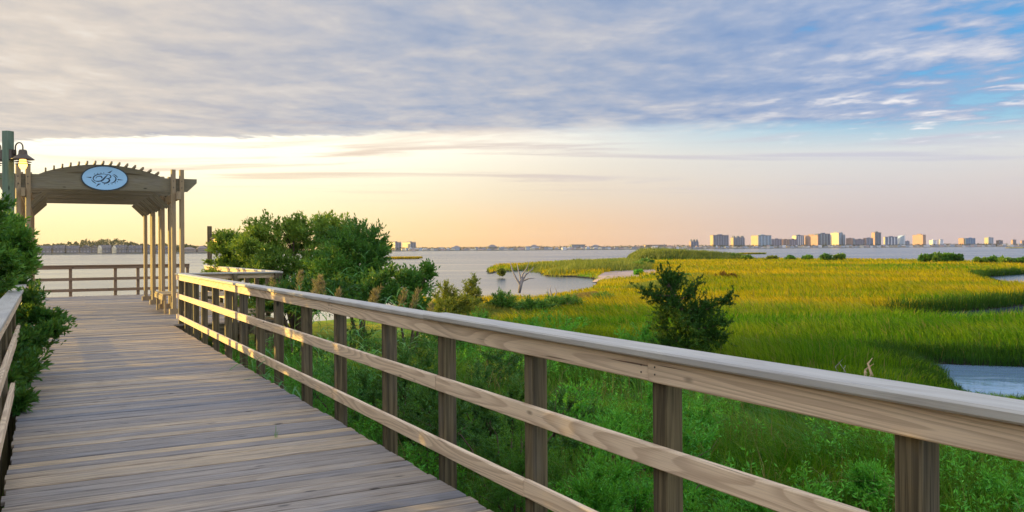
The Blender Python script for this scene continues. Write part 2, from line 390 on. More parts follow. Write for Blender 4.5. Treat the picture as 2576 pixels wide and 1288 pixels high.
# ------------------------------------------------------------------ sky
def build_world():
    w = bpy.data.worlds.new('World'); sc.world = w; w.use_nodes = True
    g = G(w.node_tree); bg = g.n['Background']
    tc = g.new('ShaderNodeTexCoord').outputs['Generated']
    nv = g.new('ShaderNodeVectorMath', operation='NORMALIZE'); g.set(nv.inputs[0], tc)
    x, y, z = g.sep(nv.outputs[0])
    hz = g.m('SQRT', g.m('ADD', g.m('MULTIPLY', x, x), g.m('MULTIPLY', y, y)))
    el = g.m('DIVIDE', z, g.m('MAXIMUM', hz, .001))             # tangent of the elevation
    sx, sy = SUNV[0] / math.hypot(SUNV[0], SUNV[1]), SUNV[1] / math.hypot(SUNV[0], SUNV[1])
    ca = g.m('DIVIDE', g.m('ADD', g.m('MULTIPLY', x, sx), g.m('MULTIPLY', y, sy)), g.m('MAXIMUM', hz, .001))
    # angle from the sun: frame spans about 38 deg (left edge) to 100 deg (right edge)
    ang = g.m('MULTIPLY', g.m('ARCCOSINE', g.m('MAXIMUM', g.m('MINIMUM', ca, .9999), -.9999)), 180 / math.pi)
    sky = g.new('ShaderNodeTexSky', sky_type='NISHITA')
    sky.sun_disc = False; sky.sun_elevation = R(SUN_EL); sky.sun_rotation = R(-SUN_AZ)
    sky.air_density = 1.0; sky.dust_density = 1.5; sky.ozone_density = 1.5
    nish = g.vmul(sky.outputs[0], (.10, .10, .10))
    # clear air under the cloud deck, by elevation, at three bearings
    e = g.lin(el, 0.0, .5)
    L = g.ramp(e, [(0, srgb(255, 214, 146)), (.05, srgb(255, 230, 176)), (.12, srgb(255, 244, 205)), (.22, srgb(255, 250, 226)), (.32, srgb(255, 250, 235)), (1, srgb(205, 210, 220))])
    C = g.ramp(e, [(0, srgb(255, 196, 136)), (.05, srgb(252, 206, 156)), (.12, srgb(240, 218, 190)), (.20, srgb(238, 226, 208)), (.28, srgb(250, 244, 232)), (.4, srgb(190, 205, 225)), (1, srgb(120, 160, 205))])
    Rr = g.ramp(e, [(0, srgb(206, 184, 186)), (.06, srgb(206, 190, 192)), (.14, srgb(214, 206, 206)), (.21, srgb(216, 218, 220)), (.27, srgb(150, 196, 222)), (.40, srgb(84, 166, 222)), (1, srgb(52, 130, 205))])
    clear = g.mix(g.ss(ang, 50, 78), g.vmul(L, (1.12, 1.10, 1.06)), C)
    clear = g.mix(g.ss(ang, 66, 97), clear, Rr)
    clear = g.vmul(clear, (.98, .98, .98))
    glow = g.m('MULTIPLY', g.m('MULTIPLY', g.ss(el, .06, .13), g.ss(el, .30, .18)), g.ss(ang, 84, 50))
    clear = g.mix(g.m('MULTIPLY', glow, .85), clear, (1.30, 1.20, .98))
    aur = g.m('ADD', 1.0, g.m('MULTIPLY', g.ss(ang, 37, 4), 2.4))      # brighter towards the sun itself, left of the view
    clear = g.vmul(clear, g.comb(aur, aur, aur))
    clear = g.mix(.16, clear, nish)
    # cloud plane seen in perspective
    den = g.m('MAXIMUM', z, .012)
    px = g.m('DIVIDE', x, den); py = g.m('DIVIDE', y, den)
    pv = g.comb(px, py, 0.0)
    warp = g.noise(pv, .55, 3, .55)
    pv2 = g.vadd(pv, g.comb(g.m('MULTIPLY', warp, .5), g.m('MULTIPLY', warp, .35), 0.0))
    n_big = g.noise(g.vmul(pv2, (.6, .7, 1)), 1.0, 4, .55)
    n_mid = g.noise(g.vmul(pv2, (2.6, 2.1, 1)), 1.0, 5, .55, .1)
    n_fine = g.noise(g.vmul(pv2, (8.0, 5.5, 1)), 1.0, 4, .6, .1)
    tex = g.m('ADD', g.m('MULTIPLY', n_big, .38), g.m('ADD', g.m('MULTIPLY', n_mid, .44), g.m('MULTIPLY', n_fine, .18)))
    # deck: nearer than its edge line, breaking up towards the right
    wob = g.m('ADD', g.m('MULTIPLY', g.m('SUBTRACT', n_big, .5), 1.5), g.m('MULTIPLY', g.m('SUBTRACT', n_fine, .5), .55))
    edge_pos = g.m('ADD', g.m('SUBTRACT', 7.15, g.m('MULTIPLY', px, .10)), wob)
    soft = g.ss(ang, 50, 80, .22, 1.0)
    inside = g.ss(g.m('DIVIDE', g.m('SUBTRACT', edge_pos, py), soft), -.5, .5)
    thin = g.ss(ang, 76, 104, 0.0, .42)
    holes = g.ss(g.m('SUBTRACT', tex, g.m('MULTIPLY', g.m('SUBTRACT', thin, .30), .62)), .36, .50)
    deckm = g.m('MULTIPLY', inside, holes)
    # colour of the deck
    warmc = g.ramp(tex, [(.36, srgb(188, 186, 190)), (.46, srgb(206, 199, 194)), (.56, srgb(222, 211, 200)), (.66, srgb(236, 228, 218))])
    midc = g.ramp(tex, [(.37, srgb(146, 164, 194)), (.46, srgb(166, 177, 198)), (.55, srgb(186, 189, 200)), (.66, srgb(212, 208, 206))])
    coolc = g.ramp(tex, [(.36, srgb(104, 146, 200)), (.46, srgb(130, 160, 204)), (.54, srgb(160, 178, 210)), (.62, srgb(204, 208, 222)), (.72, srgb(244, 234, 226))])
    dc = g.mix(g.ss(ang, 40, 70), warmc, midc)
    dc = g.mix(g.ss(ang, 70, 99), dc, coolc)
    # sunlit rim along the edge of the deck
    rim = g.m('MULTIPLY', g.ss(g.m('DIVIDE', g.m('SUBTRACT', edge_pos, py), soft), 1.2, -.1), g.ss(tex, .40, .60))
    dc = g.mix(g.m('MULTIPLY', rim, .35), dc, g.mix(g.ss(ang, 60, 95), srgb(255, 246, 224), srgb(250, 240, 228)))
    c = g.mix(deckm, clear, dc)
    c = g.mix(deckm, clear, g.vmul(dc, (.86, .86, .86)))
    # thin wisps in the clear band
    wv = g.comb(g.m('MULTIPLY', px, .22), g.m('MULTIPLY', py, .55), 3.0)
    wn = g.noise(wv, 1.0, 5, .6, .8)
    wm = g.m('MULTIPLY', g.m('MULTIPLY', g.ss(wn, .50, .68), g.ss(el, .045, .10)), g.ss(el, .17, .12))
    c = g.mix(g.m('MULTIPLY', wm, .75), c, g.mix(g.ss(ang, 50, 95), srgb(206, 180, 158), srgb(186, 186, 200)))
    # far cloudlets, white, low on the right
    c = g.mix(g.m('MULTIPLY', g.m('MULTIPLY', g.ss(n_mid, .56, .72), g.ss(ang, 84, 96)), g.m('MULTIPLY', g.ss(el, .10, .13), g.ss(el, .19, .15))), c, srgb(232, 228, 228))
    # the rest of the dome (overhead and behind): unseen pale cloud, brightened to fill the shaded wood
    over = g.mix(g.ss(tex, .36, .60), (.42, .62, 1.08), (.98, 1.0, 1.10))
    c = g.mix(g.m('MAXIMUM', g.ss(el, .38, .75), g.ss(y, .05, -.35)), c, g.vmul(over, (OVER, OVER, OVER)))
    c = g.mix(g.ss(el, -.002, -.03), c, (.10, .11, .10))
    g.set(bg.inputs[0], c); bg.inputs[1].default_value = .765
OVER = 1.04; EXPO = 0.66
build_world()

sun = bpy.data.lights.new('sun', 'SUN'); sun.energy = 5.0; sun.angle = R(.6); sun.color = (1.0, .70, .17)
so = bpy.data.objects.new('sun', sun); col.objects.link(so)
so.rotation_euler = Vector((-SUNV[0], -SUNV[1], -SUNV[2])).to_track_quat('-Z', 'Y').to_euler()

# ------------------------------------------------------------------ vegetation builders (numpy)
def unit(v): return v / (np.linalg.norm(v, axis=-1, keepdims=True) + 1e-9)
def leaves_arrays(base, dirs, length, width, curl=.15):
    """one kite-shaped leaf per row: base point, direction, length, width"""
    n = len(base)
    r = rng.normal(size=(n, 3)); side = unit(np.cross(dirs, r)); nor = unit(np.cross(side, dirs))
    L = length[:, None]; W = width[:, None]
    p0 = base
    mid = base + dirs * L * .5 + nor * L * curl * .5
    p1 = mid + side * W * .5 - nor * W * .12; p3 = mid - side * W * .5 - nor * W * .12
    p2 = base + dirs * L - nor * L * curl * .4
    V = np.stack([p0, p1, p2, p3], 1).reshape(-1, 3)
    return V
def leaf_mesh(name, V):
    n = len(V) // 4
    return raw_mesh(name, V, np.arange(4 * n), np.full(n, 4))
def blade_arrays(pos, h, w, lean, leanamt):
    """grass blades: five points each"""
    n = len(pos)
    a = rng.uniform(0, 2 * np.pi, n); sd = np.stack([np.cos(a), np.sin(a), np.zeros(n)], 1)
    l3 = np.stack([lean[:, 0], lean[:, 1], np.zeros(n)], 1)
    up = np.array([0, 0, 1.0])
    H = h[:, None]; W = w[:, None]; LA = leanamt[:, None]
    m = pos + up * H * .55 + l3 * H * LA * .25
    t = pos + up * H * (1 - .35 * LA) + l3 * H * LA * .9
    V = np.stack([pos - sd * W * .5, pos + sd * W * .5, m + sd * W * .42, m - sd * W * .42, t], 1).reshape(-1, 3)
    return V
def blade_mesh(name, V):
    n = len(V) // 5; b = np.arange(n)[:, None] * 5
    f = np.concatenate([b + np.array([[0, 1, 2, 3]]), b + np.array([[3, 2, 4]])], 1).ravel()
    return raw_mesh(name, V, f, np.tile([4, 3], n))

def crown_tips(blobs, n_clump, tips, spread, shell=.45, upbias=.35):
    """tips of twigs gathered into clumps over lumpy ellipsoids"""
    vol = np.array([b[3] * b[4] + b[4] * b[5] + b[3] * b[5] for b in blobs]); vol = vol / vol.sum()
    out = []; dirs = []
    for b, v in zip(blobs, vol):
        k = max(3, int(n_clump * v)); c = np.array(b[:3]); r = np.array(b[3:6])
        d = unit(rng.normal(size=(k, 3))); d[:, 2] = np.where(d[:, 2] < -.55, -d[:, 2], d[:, 2])
        rad = rng.uniform(0, 1, k) ** shell * rng.uniform(.86, 1.10, k)
        cc = c + d * r * rad[:, None]
        cs = spread * rng.uniform(.6, 1.3, k)
        m = max(2, int(tips * v / k))
        for i in range(k):
            q = unit(rng.normal(size=(m, 3))) * (rng.uniform(0, 1, m) ** .5)[:, None]
            out.append(cc[i] + q * cs[i] * np.array([1, 1, .8])); dd = d[i] * .8 + q * .9; dirs.append(unit(dd + np.array([0, 0, upbias])))
    return np.concatenate(out), np.concatenate(dirs)
def crown_mesh(name, tips, dirs, per, leaf, wr, twig, spread_ang=.75):
    n = len(tips)
    t = rng.uniform(0, 1, (n, per)); base = tips[:, None] - dirs[:, None] * (t[..., None] * twig)
    d = unit(dirs[:, None] + rng.normal(size=(n, per, 3)) * spread_ang * (.4 + t[..., None]))
    base = base.reshape(-1, 3); d = d.reshape(-1, 3)
    L = leaf * rng.uniform(.65, 1.25, len(base))
    return leaf_mesh(name, leaves_arrays(base, d, L, L * wr))
def branches(mb, root, targets, r0, sag=.15, sub=None):
    for tg in targets:
        root = np.asarray(root, float); tg = np.asarray(tg, float)
        L = np.linalg.norm(tg - root); k = 6; pts = []; rr = []
        j = rng.normal(size=3) * L * .03
        for i in range(k):
            f = i / (k - 1)
            p = root * (1 - f) + tg * f; p = p + np.array([0, 0, 1]) * math.sin(f * math.pi) * L * sag + j * math.sin(f * 6.0)
            pts.append(p); rr.append(r0 * (1 - .85 * f))
        mb.tube(pts, rr, 5)
def shrub(name, base, blobs, label, cat, mat, n_clump, tips, spread, per=9, leaf=.06, wr=.38, twig=.22, trunk_r=.035, group=None, shell=.45, nbr=14, trunk_mat='bark', spread_ang=.75, parent_parts=True, stuff=False):
    base = np.asarray(base, float)
    e = empty(name, base, label, cat, group)
    tp, dr = crown_tips(blobs, n_clump, tips, spread, shell)
    me = crown_mesh('crown', tp, dr, per, leaf, wr, twig, spread_ang)
    link_mesh('crown', me, M[mat], e)
    mb = MB()
    pick = tp[rng.choice(len(tp), min(nbr, len(tp)), replace=False)]
    branches(mb, base - np.array([0, 0, .15]), [b[:3] for b in blobs], trunk_r)
    for q in pick:
        c = min(blobs, key=lambda b: np.linalg.norm(np.array(b[:3]) - q))[:3]
        branches(mb, np.array(c) * .85 + base * .15, [q], trunk_r * .35, .03)
    mb.build('trunk', M[trunk_mat], e)
    return e

# ------------------------------------------------------------------ land and water
ZG = -1.0; ZW = -1.30
def pq(*xy): return [tuple(P(x, y, -1.2)[:2]) for x, y in xy]
main_shore = [(70, -60), (-60, -60), (-60, -4), (-26, 8), (-15, 13.5), (-11.5, 18), (-11.0, 24), (-10.0, 29), (-6.5, 32), (-5.2, 40), (-6.0, 52)]
main_shore += pq((1095, 764), (1160, 760), (1230, 756), (1330, 757), (1400, 746), (1460, 736), (1504, 717), (1498, 700), (1440, 694), (1372, 693), (1357, 687), (1362, 678.5), (1395, 676), (1360, 675.5), (1290, 680), (1258, 682),
                 (1232, 687), (1226, 679), (1245, 672), (1300, 668), (1360, 663.5), (1470, 659), (1560, 655), (1640, 652), (1890, 653), (2130, 655), (2317, 658), (2576, 663), (3000, 668))
main_shore += [(300, 140), (300, -60)]
pond = pq((2272, 904), (2300, 900), (2450, 908), (2700, 915), (2950, 1035), (2576, 1022), (2470, 1012), (2420, 985), (2360, 940))
pond2 = pq((2465, 695), (2576, 687), (2760, 690), (2760, 726), (2540, 722))
creek = pq((2250, 792), (2330, 783), (2440, 776), (2600, 760), (2760, 750), (2760, 790), (2600, 802), (2440, 818), (2300, 808))
sandp = pq((1497, 700), (1512, 692), (1550, 684), (1640, 681.5), (1672, 690), (1640, 697), (1590, 704), (1530, 709), (1490, 708))
def land_sd(x, y):
    sd = sdist(x, y, main_shore)
    n = (fbm(x * .35, y * .35, 5) - .5) * 1.1
    sd = sd + n * np.clip(y / 40, .35, 1.6)
    for p_ in (pond, pond2, creek): sd = np.minimum(sd, -sdist(x, y, p_) + (vnoise(x * 1.3, y * 1.3, 9) - .5) * .25)
    return sd
def ground_z(x, y, sd=None):
    if sd is None: sd = land_sd(x, y)
    z = np.where(sd > 0, ZW + .02 + .28 * (1 - np.exp(-sd / .35)), ZW + np.maximum(sd, -3) * .35)
    return z + (fbm(x * .5, y * .5, 3) - .5) * .10 * (sd > .5)
def build_ground():
    ys = -8 + np.concatenate([[0], np.cumsum(.22 * 1.0235 ** np.arange(222))])
    s = np.linspace(-1.25, 1.25, 300)
    Y, S = np.meshgrid(ys, s, indexing='ij'); X = S * (Y + 22)
    sd = land_sd(X, Y); Z = ground_z(X, Y, sd)
    ny, nx = X.shape
    V = np.stack([X, Y, Z], -1).reshape(-1, 3)
    i = (np.arange(ny - 1)[:, None] * nx + np.arange(nx - 1)[None]).ravel()
    f = np.stack([i, i + 1, i + nx + 1, i + nx], 1)
    keep = (sd.reshape(-1)[f] > -4).any(1)
    me = raw_mesh('ground', V, f[keep].ravel(), np.full(keep.sum(), 4), smooth=True)
    o = link_mesh('ground', me, M['ground']); tag(o, 'low green salt marsh ground around the boardwalk', 'ground', kind='structure')
    return ys[-1]
build_ground()
def disc(name, r0, r1, z, mat, segs=96):
    a = np.linspace(0, 2 * np.pi, segs, endpoint=False)
    V = [(0, 0, z)]; f = []; sz = []
    for r in (r0, r1): V += [(r * math.cos(t), r * math.sin(t), z) for t in a]
    for i in range(segs):
        j = (i + 1) % segs
        f += [0, 1 + i, 1 + j]; sz.append(3)
        f += [1 + i, 1 + segs + i, 1 + segs + j, 1 + j]; sz.append(4)
    return link_mesh(name, raw_mesh(name, V, f, sz), mat)
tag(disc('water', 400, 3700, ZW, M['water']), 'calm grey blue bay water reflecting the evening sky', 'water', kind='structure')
def sand_sheet():
    pp = np.array(sandp); c = pp.mean(0); V = []; f = []; sz = []
    rings = 10; k = 60
    seg = np.concatenate([pp, pp[:1]]); ln = np.r_[0, np.cumsum(np.hypot(*np.diff(seg, axis=0).T))]
    t = np.linspace(0, ln[-1], k, endpoint=False); bx = np.interp(t, ln, seg[:, 0]); by = np.interp(t, ln, seg[:, 1])
    for r in range(1, rings + 1):
        q = r / rings; X = c[0] + (bx - c[0]) * q; Y = c[1] + (by - c[1]) * q
        Z = np.maximum(ground_z(X, Y), ZW + .03) + .012
        V += list(np.stack([X, Y, Z], 1))
    for r in range(rings - 1):
        for i in range(k):
            j = (i + 1) % k; f += [r * k + i, (r + 1) * k + i, (r + 1) * k + j, r * k + j]; sz.append(4)
    f += list(range(k)); sz.append(k)
    o = link_mesh('sand', raw_mesh('sand', np.array(V), f, sz, smooth=True), M['sand'])
    tag(o, 'small pinkish sand beach at the head of the cove', 'beach', kind='structure')
sand_sheet()

# marsh grass: one mass of blades, thinner and coarser with distance
def build_marsh():
    N = 430000
    r = np.exp(rng.uniform(math.log(7.5), math.log(215), N)); a = rng.uniform(-.62, .80, N)
    x = r * np.sin(a); y = r * np.cos(a)
    sd = land_sd(x, y); sands = sdist(x, y, sandp)
    s_ = (x - O[0]) * T[0] + (y - O[1]) * T[1]; w_ = (x - O[0]) * NN[0] + (y - O[1]) * NN[1]
    keep = (sd > .02) & (sands < .3) & ((w_ > 3.5) | (y > 45)) & ~((w_ < 9) & (s_ > 6) & (y < 33))
    x, y, sd, r = x[keep], y[keep], sd[keep], r[keep]; n = len(x)
    z = ground_z(x, y, sd)
    h = .46 * (.62 + .76 * fbm(x * .22, y * .45, 31)) * rng.uniform(.7, 1.25, n) * np.clip(.8 + sd * .2, .8, 1.15)
    h *= np.where((sdist(x, y, main_shore) < 7) & (y > 25) & (y < 75) & (x < 12), .55, 1)
    h *= np.where(np.maximum(sdist(x, y, pond), np.maximum(sdist(x, y, pond2), sdist(x, y, creek))) > -1.2, .85, 1)
    h *= np.where((sdist(x, y, pond) > -5) & (y < 17), .6, 1)
    far = np.clip((y - 70) / 60, 0, 1) * np.clip((sd < 9), 0, 1)
    w = .0055 * (r / 8) ** .98 * rng.uniform(.7, 1.4, n)
    la = (fbm(x * .12, y * .25, 77) * 5.0 + 1.2); lean = np.stack([np.cos(la), np.sin(la) * .6], 1) + rng.normal(size=(n, 2)) * .45
    amt = np.clip(.25 + .7 * fbm(x * .3, y * .6, 55) + rng.normal(size=n) * .12, .05, 1.0)
    V = blade_arrays(np.stack([x, y, z - .02], 1), h, w, lean, amt)
    o = link_mesh('marsh_grass', blade_mesh('marsh_grass', V), M['marsh'])
    tag(o, 'golden green salt marsh grass spreading to the bay', 'grass', kind='stuff')
build_marsh()
def bank_shade_grass():
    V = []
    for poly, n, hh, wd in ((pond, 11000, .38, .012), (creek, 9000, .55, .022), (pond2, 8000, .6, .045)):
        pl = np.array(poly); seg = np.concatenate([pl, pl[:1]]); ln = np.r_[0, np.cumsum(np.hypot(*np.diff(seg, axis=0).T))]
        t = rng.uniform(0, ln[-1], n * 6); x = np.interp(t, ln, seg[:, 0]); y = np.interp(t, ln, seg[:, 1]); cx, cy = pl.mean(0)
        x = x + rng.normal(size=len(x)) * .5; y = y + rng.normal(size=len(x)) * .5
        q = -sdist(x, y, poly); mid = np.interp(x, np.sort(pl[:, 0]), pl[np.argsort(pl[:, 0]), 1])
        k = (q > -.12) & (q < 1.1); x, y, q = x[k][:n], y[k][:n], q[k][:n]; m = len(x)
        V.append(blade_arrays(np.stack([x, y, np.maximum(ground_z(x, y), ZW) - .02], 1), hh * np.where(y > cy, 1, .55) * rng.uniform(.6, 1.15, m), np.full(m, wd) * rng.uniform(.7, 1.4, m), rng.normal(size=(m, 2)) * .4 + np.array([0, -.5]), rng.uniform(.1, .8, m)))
    o = link_mesh('bank_shade_grass', blade_mesh('bank_shade_grass', np.concatenate(V)), M['bank_shade']); tag(o, 'grass along the banks of the marsh pools, coloured dark for the bank shade', 'grass', kind='stuff')
M['bank_shade'] = leaf_mat('bank_shade_grass', [(.008, .045, .006), (.018, .085, .008), (.04, .13, .010)], .2, .15)  # dark greens carry the shade of the far banks
bank_shade_grass()

# ------------------------------------------------------------------ boardwalk
W_R, W_L = -0.11, -2.62              # edges of the walk
def build_deck():
    mb = MB(); s = -4.0; pitch = .146
    while s < 30.6:
        wr, wl = W_R + random.uniform(-.012, .014), W_L + random.uniform(-.02, .012)
        if s > 17.0: wr = 2.12
        if s > 16.4: wl = -4.1
        z = -.019 + random.uniform(-.004, .004); bw = random.uniform(.125, .138)
        jn = None
        if s > 16.4: jn = random.uniform(-1.9, -.9)
        segs = [(wl, wr)] if jn is None else [(wl, jn - .003), (jn + .003, wr)]
        for (a, b) in segs:
            mb.box(B(s, a, z), B(s + random.uniform(-.004, .004), b, z), (T, bw), UP, .038, .007)
        s += pitch
    o = mb.build('boardwalk', M['deck']); tag(o, 'weathered plank boardwalk leading to the pergola platform', 'boardwalk', kind='structure')
    j = MB()
    for w in (-2.5, -1.3, -.28): j.box(B(-4, w, -.15), B(17, w, -.15), (NN, .07), UP, .21)
    for w in (-4.0, -2.6, -1.2, .2, 1.5, 2.02): j.box(B(16.5, w, -.15), B(30.6, w, -.15), (NN, .07), UP, .21)
    j.box(B(30.64, -4.1, -.16), B(30.64, 2.1, -.16), (T, .04), UP, .24)
    j.box(B(17.0, -.1, -.16), B(17.0, 2.1, -.16), (T, .04), UP, .24)
    j.build('joist', M['post'], o)
    p = MB()
    for ss in np.arange(-3, 31, 2.8):
        for w in ((-2.4, -.35) if ss < 16.5 else (-3.9, -1.2, 1.8)): p.box(B(ss, w, -2.2), B(ss, w, -.25), (NN, .2), T, .2, .02)
    p.build('piling', M['post'], o)
build_deck()

def railing(name, label, s_posts, frame, zc=1.07, cap_cuts=None, fas_cuts=None, mid_cuts=None, low_cuts=None, mats=('rail', 'cap', 'post'), post_bottom=-1.25, step=None, boards=True, mid_z=(.61, .21)):
    """frame(s, w, z) -> point; boards stand at w 0..038 (walk side), posts behind them"""
    a, b = frame(0, 0, 0), frame(1, 0, 0); tt = (b - a) / np.linalg.norm(b - a); c = frame(0, 1, 0) - a; nn = c / np.linalg.norm(c)
    e = empty(name, frame(s_posts[0], 0, 0), label, 'railing')
    for s in s_posts:
        mb = MB(); tw = random.uniform(-.006, .006)
        mb.box(frame(s, .039 + .050 + tw, post_bottom), frame(s + random.uniform(-.006, .006), .039 + .050, zc - .042), (tt, .100), nn, .100, .007)
        mb.build('post', M[mats[2]], e)
    s0, s1 = s_posts[0] - .12, s_posts[-1] + .06
    def run(part, cuts, w0, w1, z0, z1, mat, jig=.003):
        cuts = [s0] + list(cuts or []) + [s1]
        for i in range(len(cuts) - 1):
            mb = MB(); dz = random.uniform(-jig, jig); dw = random.uniform(-.002, .002)
            mb.box(frame(cuts[i] + (.002 if i else 0), (w0 + w1) / 2 + dw, (z0 + z1) / 2 + dz), frame(cuts[i + 1] - .002, (w0 + w1) / 2 + dw, (z0 + z1) / 2 + dz + random.uniform(-jig, jig)), (nn, w1 - w0), UP, z1 - z0, .006)
            if part == 'top_board':     # nail heads at the ends of each board
                o_ = mb.build(part, M[mat], e)
                for sx in (cuts[i] + .05, cuts[i + 1] - .05):
                    for zz in (z0 + .035, z1 - .035):
                        c_ = frame(sx, w0 - .0005 + dw, zz + dz); nb = MB(); nb.tube([c_ + nn * .002, c_ - nn * .0015], [.0045, .0045], 8, False); nb.build('nail_head', M['metal'], o_)
            else: mb.build(part, M[mat], e)
    run('top_board', fas_cuts, 0, .038, .925, zc - .042, mats[0])
    for part, zz, cu in (('middle_board', mid_z[0], mid_cuts), ('lower_board', mid_z[1], low_cuts)):
        run(part, cu, 0, .038, zz - .05, zz + .05, mats[0])
    cc = [s0] + list(cap_cuts or []) + [s1]
    for i in range(len(cc) - 1):
        mb = MB(); wide = step is not None and i < step
        wa, wb = (-.052, .135) if wide else (-.024, .135)
        zt = zc + (.006 if wide else -.004)
        mb.box(frame(cc[i] + .001, (wa + wb) / 2, zt - .02), frame(cc[i + 1] - .001, (wa + wb) / 2, zt - .02), (nn, wb - wa), UP, .039, .008)
        mb.build('cap_board', M[mats[1]], e)
    return e
SP = [-2.42, -1.2, -0.01, 1.24, 2.42, 3.66, 4.80, 6.12, 7.32, 8.58, 9.58, 10.66, 11.84, 12.94, 14.08, 15.06, 16.16, 17.06]
railing('railing', 'long weathered wooden railing along the right side of the boardwalk', SP, B, cap_cuts=[3.75, 8.6, 13.0], fas_cuts=[1.27, 6.15, 9.6, 14.1], mid_cuts=[3.66, 8.6, 12.9], low_cuts=[2.42, 6.1, 10.66, 14.1], step=1, mid_z=(.588, .155))
def BL(s, w, z=0): return B(s, -2.66 - w, z)
railing('railing', 'wooden railing half swallowed by the green bush on the left of the boardwalk', [-2.5, -1.3, -.1, 1.1, 2.3, 3.5, 4.7, 5.9, 7.1, 8.3, 9.5, 10.7, 11.9, 13.1, 14.3, 15.3, 16.2], BL, cap_cuts=[2.3, 7.1, 11.9], fas_cuts=[1.1, 5.9, 10.7], mid_cuts=[3.5, 7.1, 8.35], low_cuts=[2.3, 6.2, 8.3])
def BF(s, w, z=0): return B(30.6 + w, -4.0 + s, z)
railing('railing', 'dark railing across the far end of the pergola platform, bay water behind it', [0, .95, 2.33, 3.72, 4.45, 5.2, 6.1], BF, mats=('farrail', 'farrail', 'farrail'), fas_cuts=[2.33], mid_z=(.58, .20))
def BS(s, w, z=0): return B(17.02 - w, .2 + s, z)
railing('railing', 'short shaded railing crosswise between boardwalk rail and the big shrub', [0.05, .95, 1.85], BS)
def BG(s, w, z=0): return B(17.02 + s, 2.06 + w, z)
railing('railing', 'sunlit platform railing running back to the thin lamp post', [.06, 1.2, 2.4, 3.6, 4.8, 6.0, 7.2, 8.4, 9.6], BG, cap_cuts=[4.8], fas_cuts=[3.6, 7.2])

# ------------------------------------------------------------------ pergola
def build_pergola():
    e = empty('pergola', B(20, -1.2, 0), 'open timber pergola with an arched slatted top over the platform', 'pergola')
    TP = np.array([-math.sin(R(42)), math.cos(R(42)), 0]); NP_ = np.array([math.cos(R(42)), math.sin(R(42)), 0])
    rows = [20.0, 22.2, 24.4, 26.6]
    wl, wr = (-2.93, -2.74), (.31, .50)
    for s in rows:
        for ws in (wl, wr):
            for w in ws:
                mb = MB(); mb.box(B(s, w, -.9), B(s, w, 3.50), (TP, .094), NP_, .094, .006); mb.build('post', M['pergola'], e)
            mb = MB(); mb.box(B(s, (ws[0] + ws[1]) / 2, .0), B(s, (ws[0] + ws[1]) / 2, .13), (T, .19), NN, .40, .008); mb.build('post_base', M['pergola'], e)
    # arched cross beams: one at the front of every row and between rows
    def arch(s, th, name='arch_beam', mat='beam'):
        zb, ze = 2.97, 3.29; cx = (-2.83 + .40) / 2; half = 1.62; top = .27; pts = []
        L, Rr = -3.42, .86
        pts += [B(s, L + .22, zb), B(s, Rr - .22, zb), B(s, Rr, ze - .10), B(s, Rr, ze), B(s, cx + 1.32, ze)]
        for i in range(1, 20):
            a = i / 20; x = cx + 1.32 - 2.64 * a
            pts.append(B(s, x, ze + top * math.sin(math.pi * a) ** .8 * 1.0))
        pts += [B(s, cx - 1.32, ze), B(s, L, ze), B(s, L, ze - .10)]
        mb = MB(); mb.prism(pts, T, th, NN); mb.build(name, M[mat], e)
    ss = [20.06, 20.9, 21.7, 22.26, 23.1, 23.9, 24.46, 25.3, 26.1, 26.66]
    for s in ss: arch(s, .042)
    for w in wl + wr:
        for zz in (3.06, 3.22):
            mb = MB(); c_ = B(19.95, w, zz); mb.tube([c_ + T * .004, c_ - T * .012], [.014, .012], 8, False); mb.build('bolt', M['metal'], e)
    # side beams that carry them
    for w in (-2.83, .405):
        mb = MB(); mb.box(B(19.7, w, 2.86), B(27.0, w, 2.86), (NN, .085), UP, .19); mb.build('side_beam', M['pergola'], e)
    # slats across the top
    cx = -1.215
    for i in range(15):
        a = (i + .5) / 15 * .94 + .03; x = cx + 1.34 - 2.68 * a
        z = 3.29 + .27 * max(0, math.sin(math.pi * (cx + 1.32 - x) / 2.64)) ** .8 + .034 if 0 < (cx + 1.32 - x) / 2.64 < 1 else 3.324
        mb = MB(); mb.box(B(19.78, x, z), B(26.95, x, z), (NN, .036), UP, .062, .004); mb.build('slat', M['pergola'], e)
    # corner braces under every cross beam
    for s in ss[1:]:
        for w, d in ((-2.72, 1), (.29, -1)):
            mb = MB(); mb.box(B(s + .02, w, 2.62), B(s + .02, w + d * .33, 2.95), (T, .04), NN * .7 - UP * .7 * d, .095); mb.build('corner_brace', M['beam'], e)
    # routed slot ornament left and right of the sign
    for d in (-1, 1):
        mb = MB(); c = cx + .05
        mb.prism([B(20.06, c + d * .38, 3.40), B(20.06, c + d * .86, 3.345), B(20.06, c + d * .40, 3.33)][::d], -T, .004); mb.build('carved_slot', M['post'], e)
    return e
build_pergola()

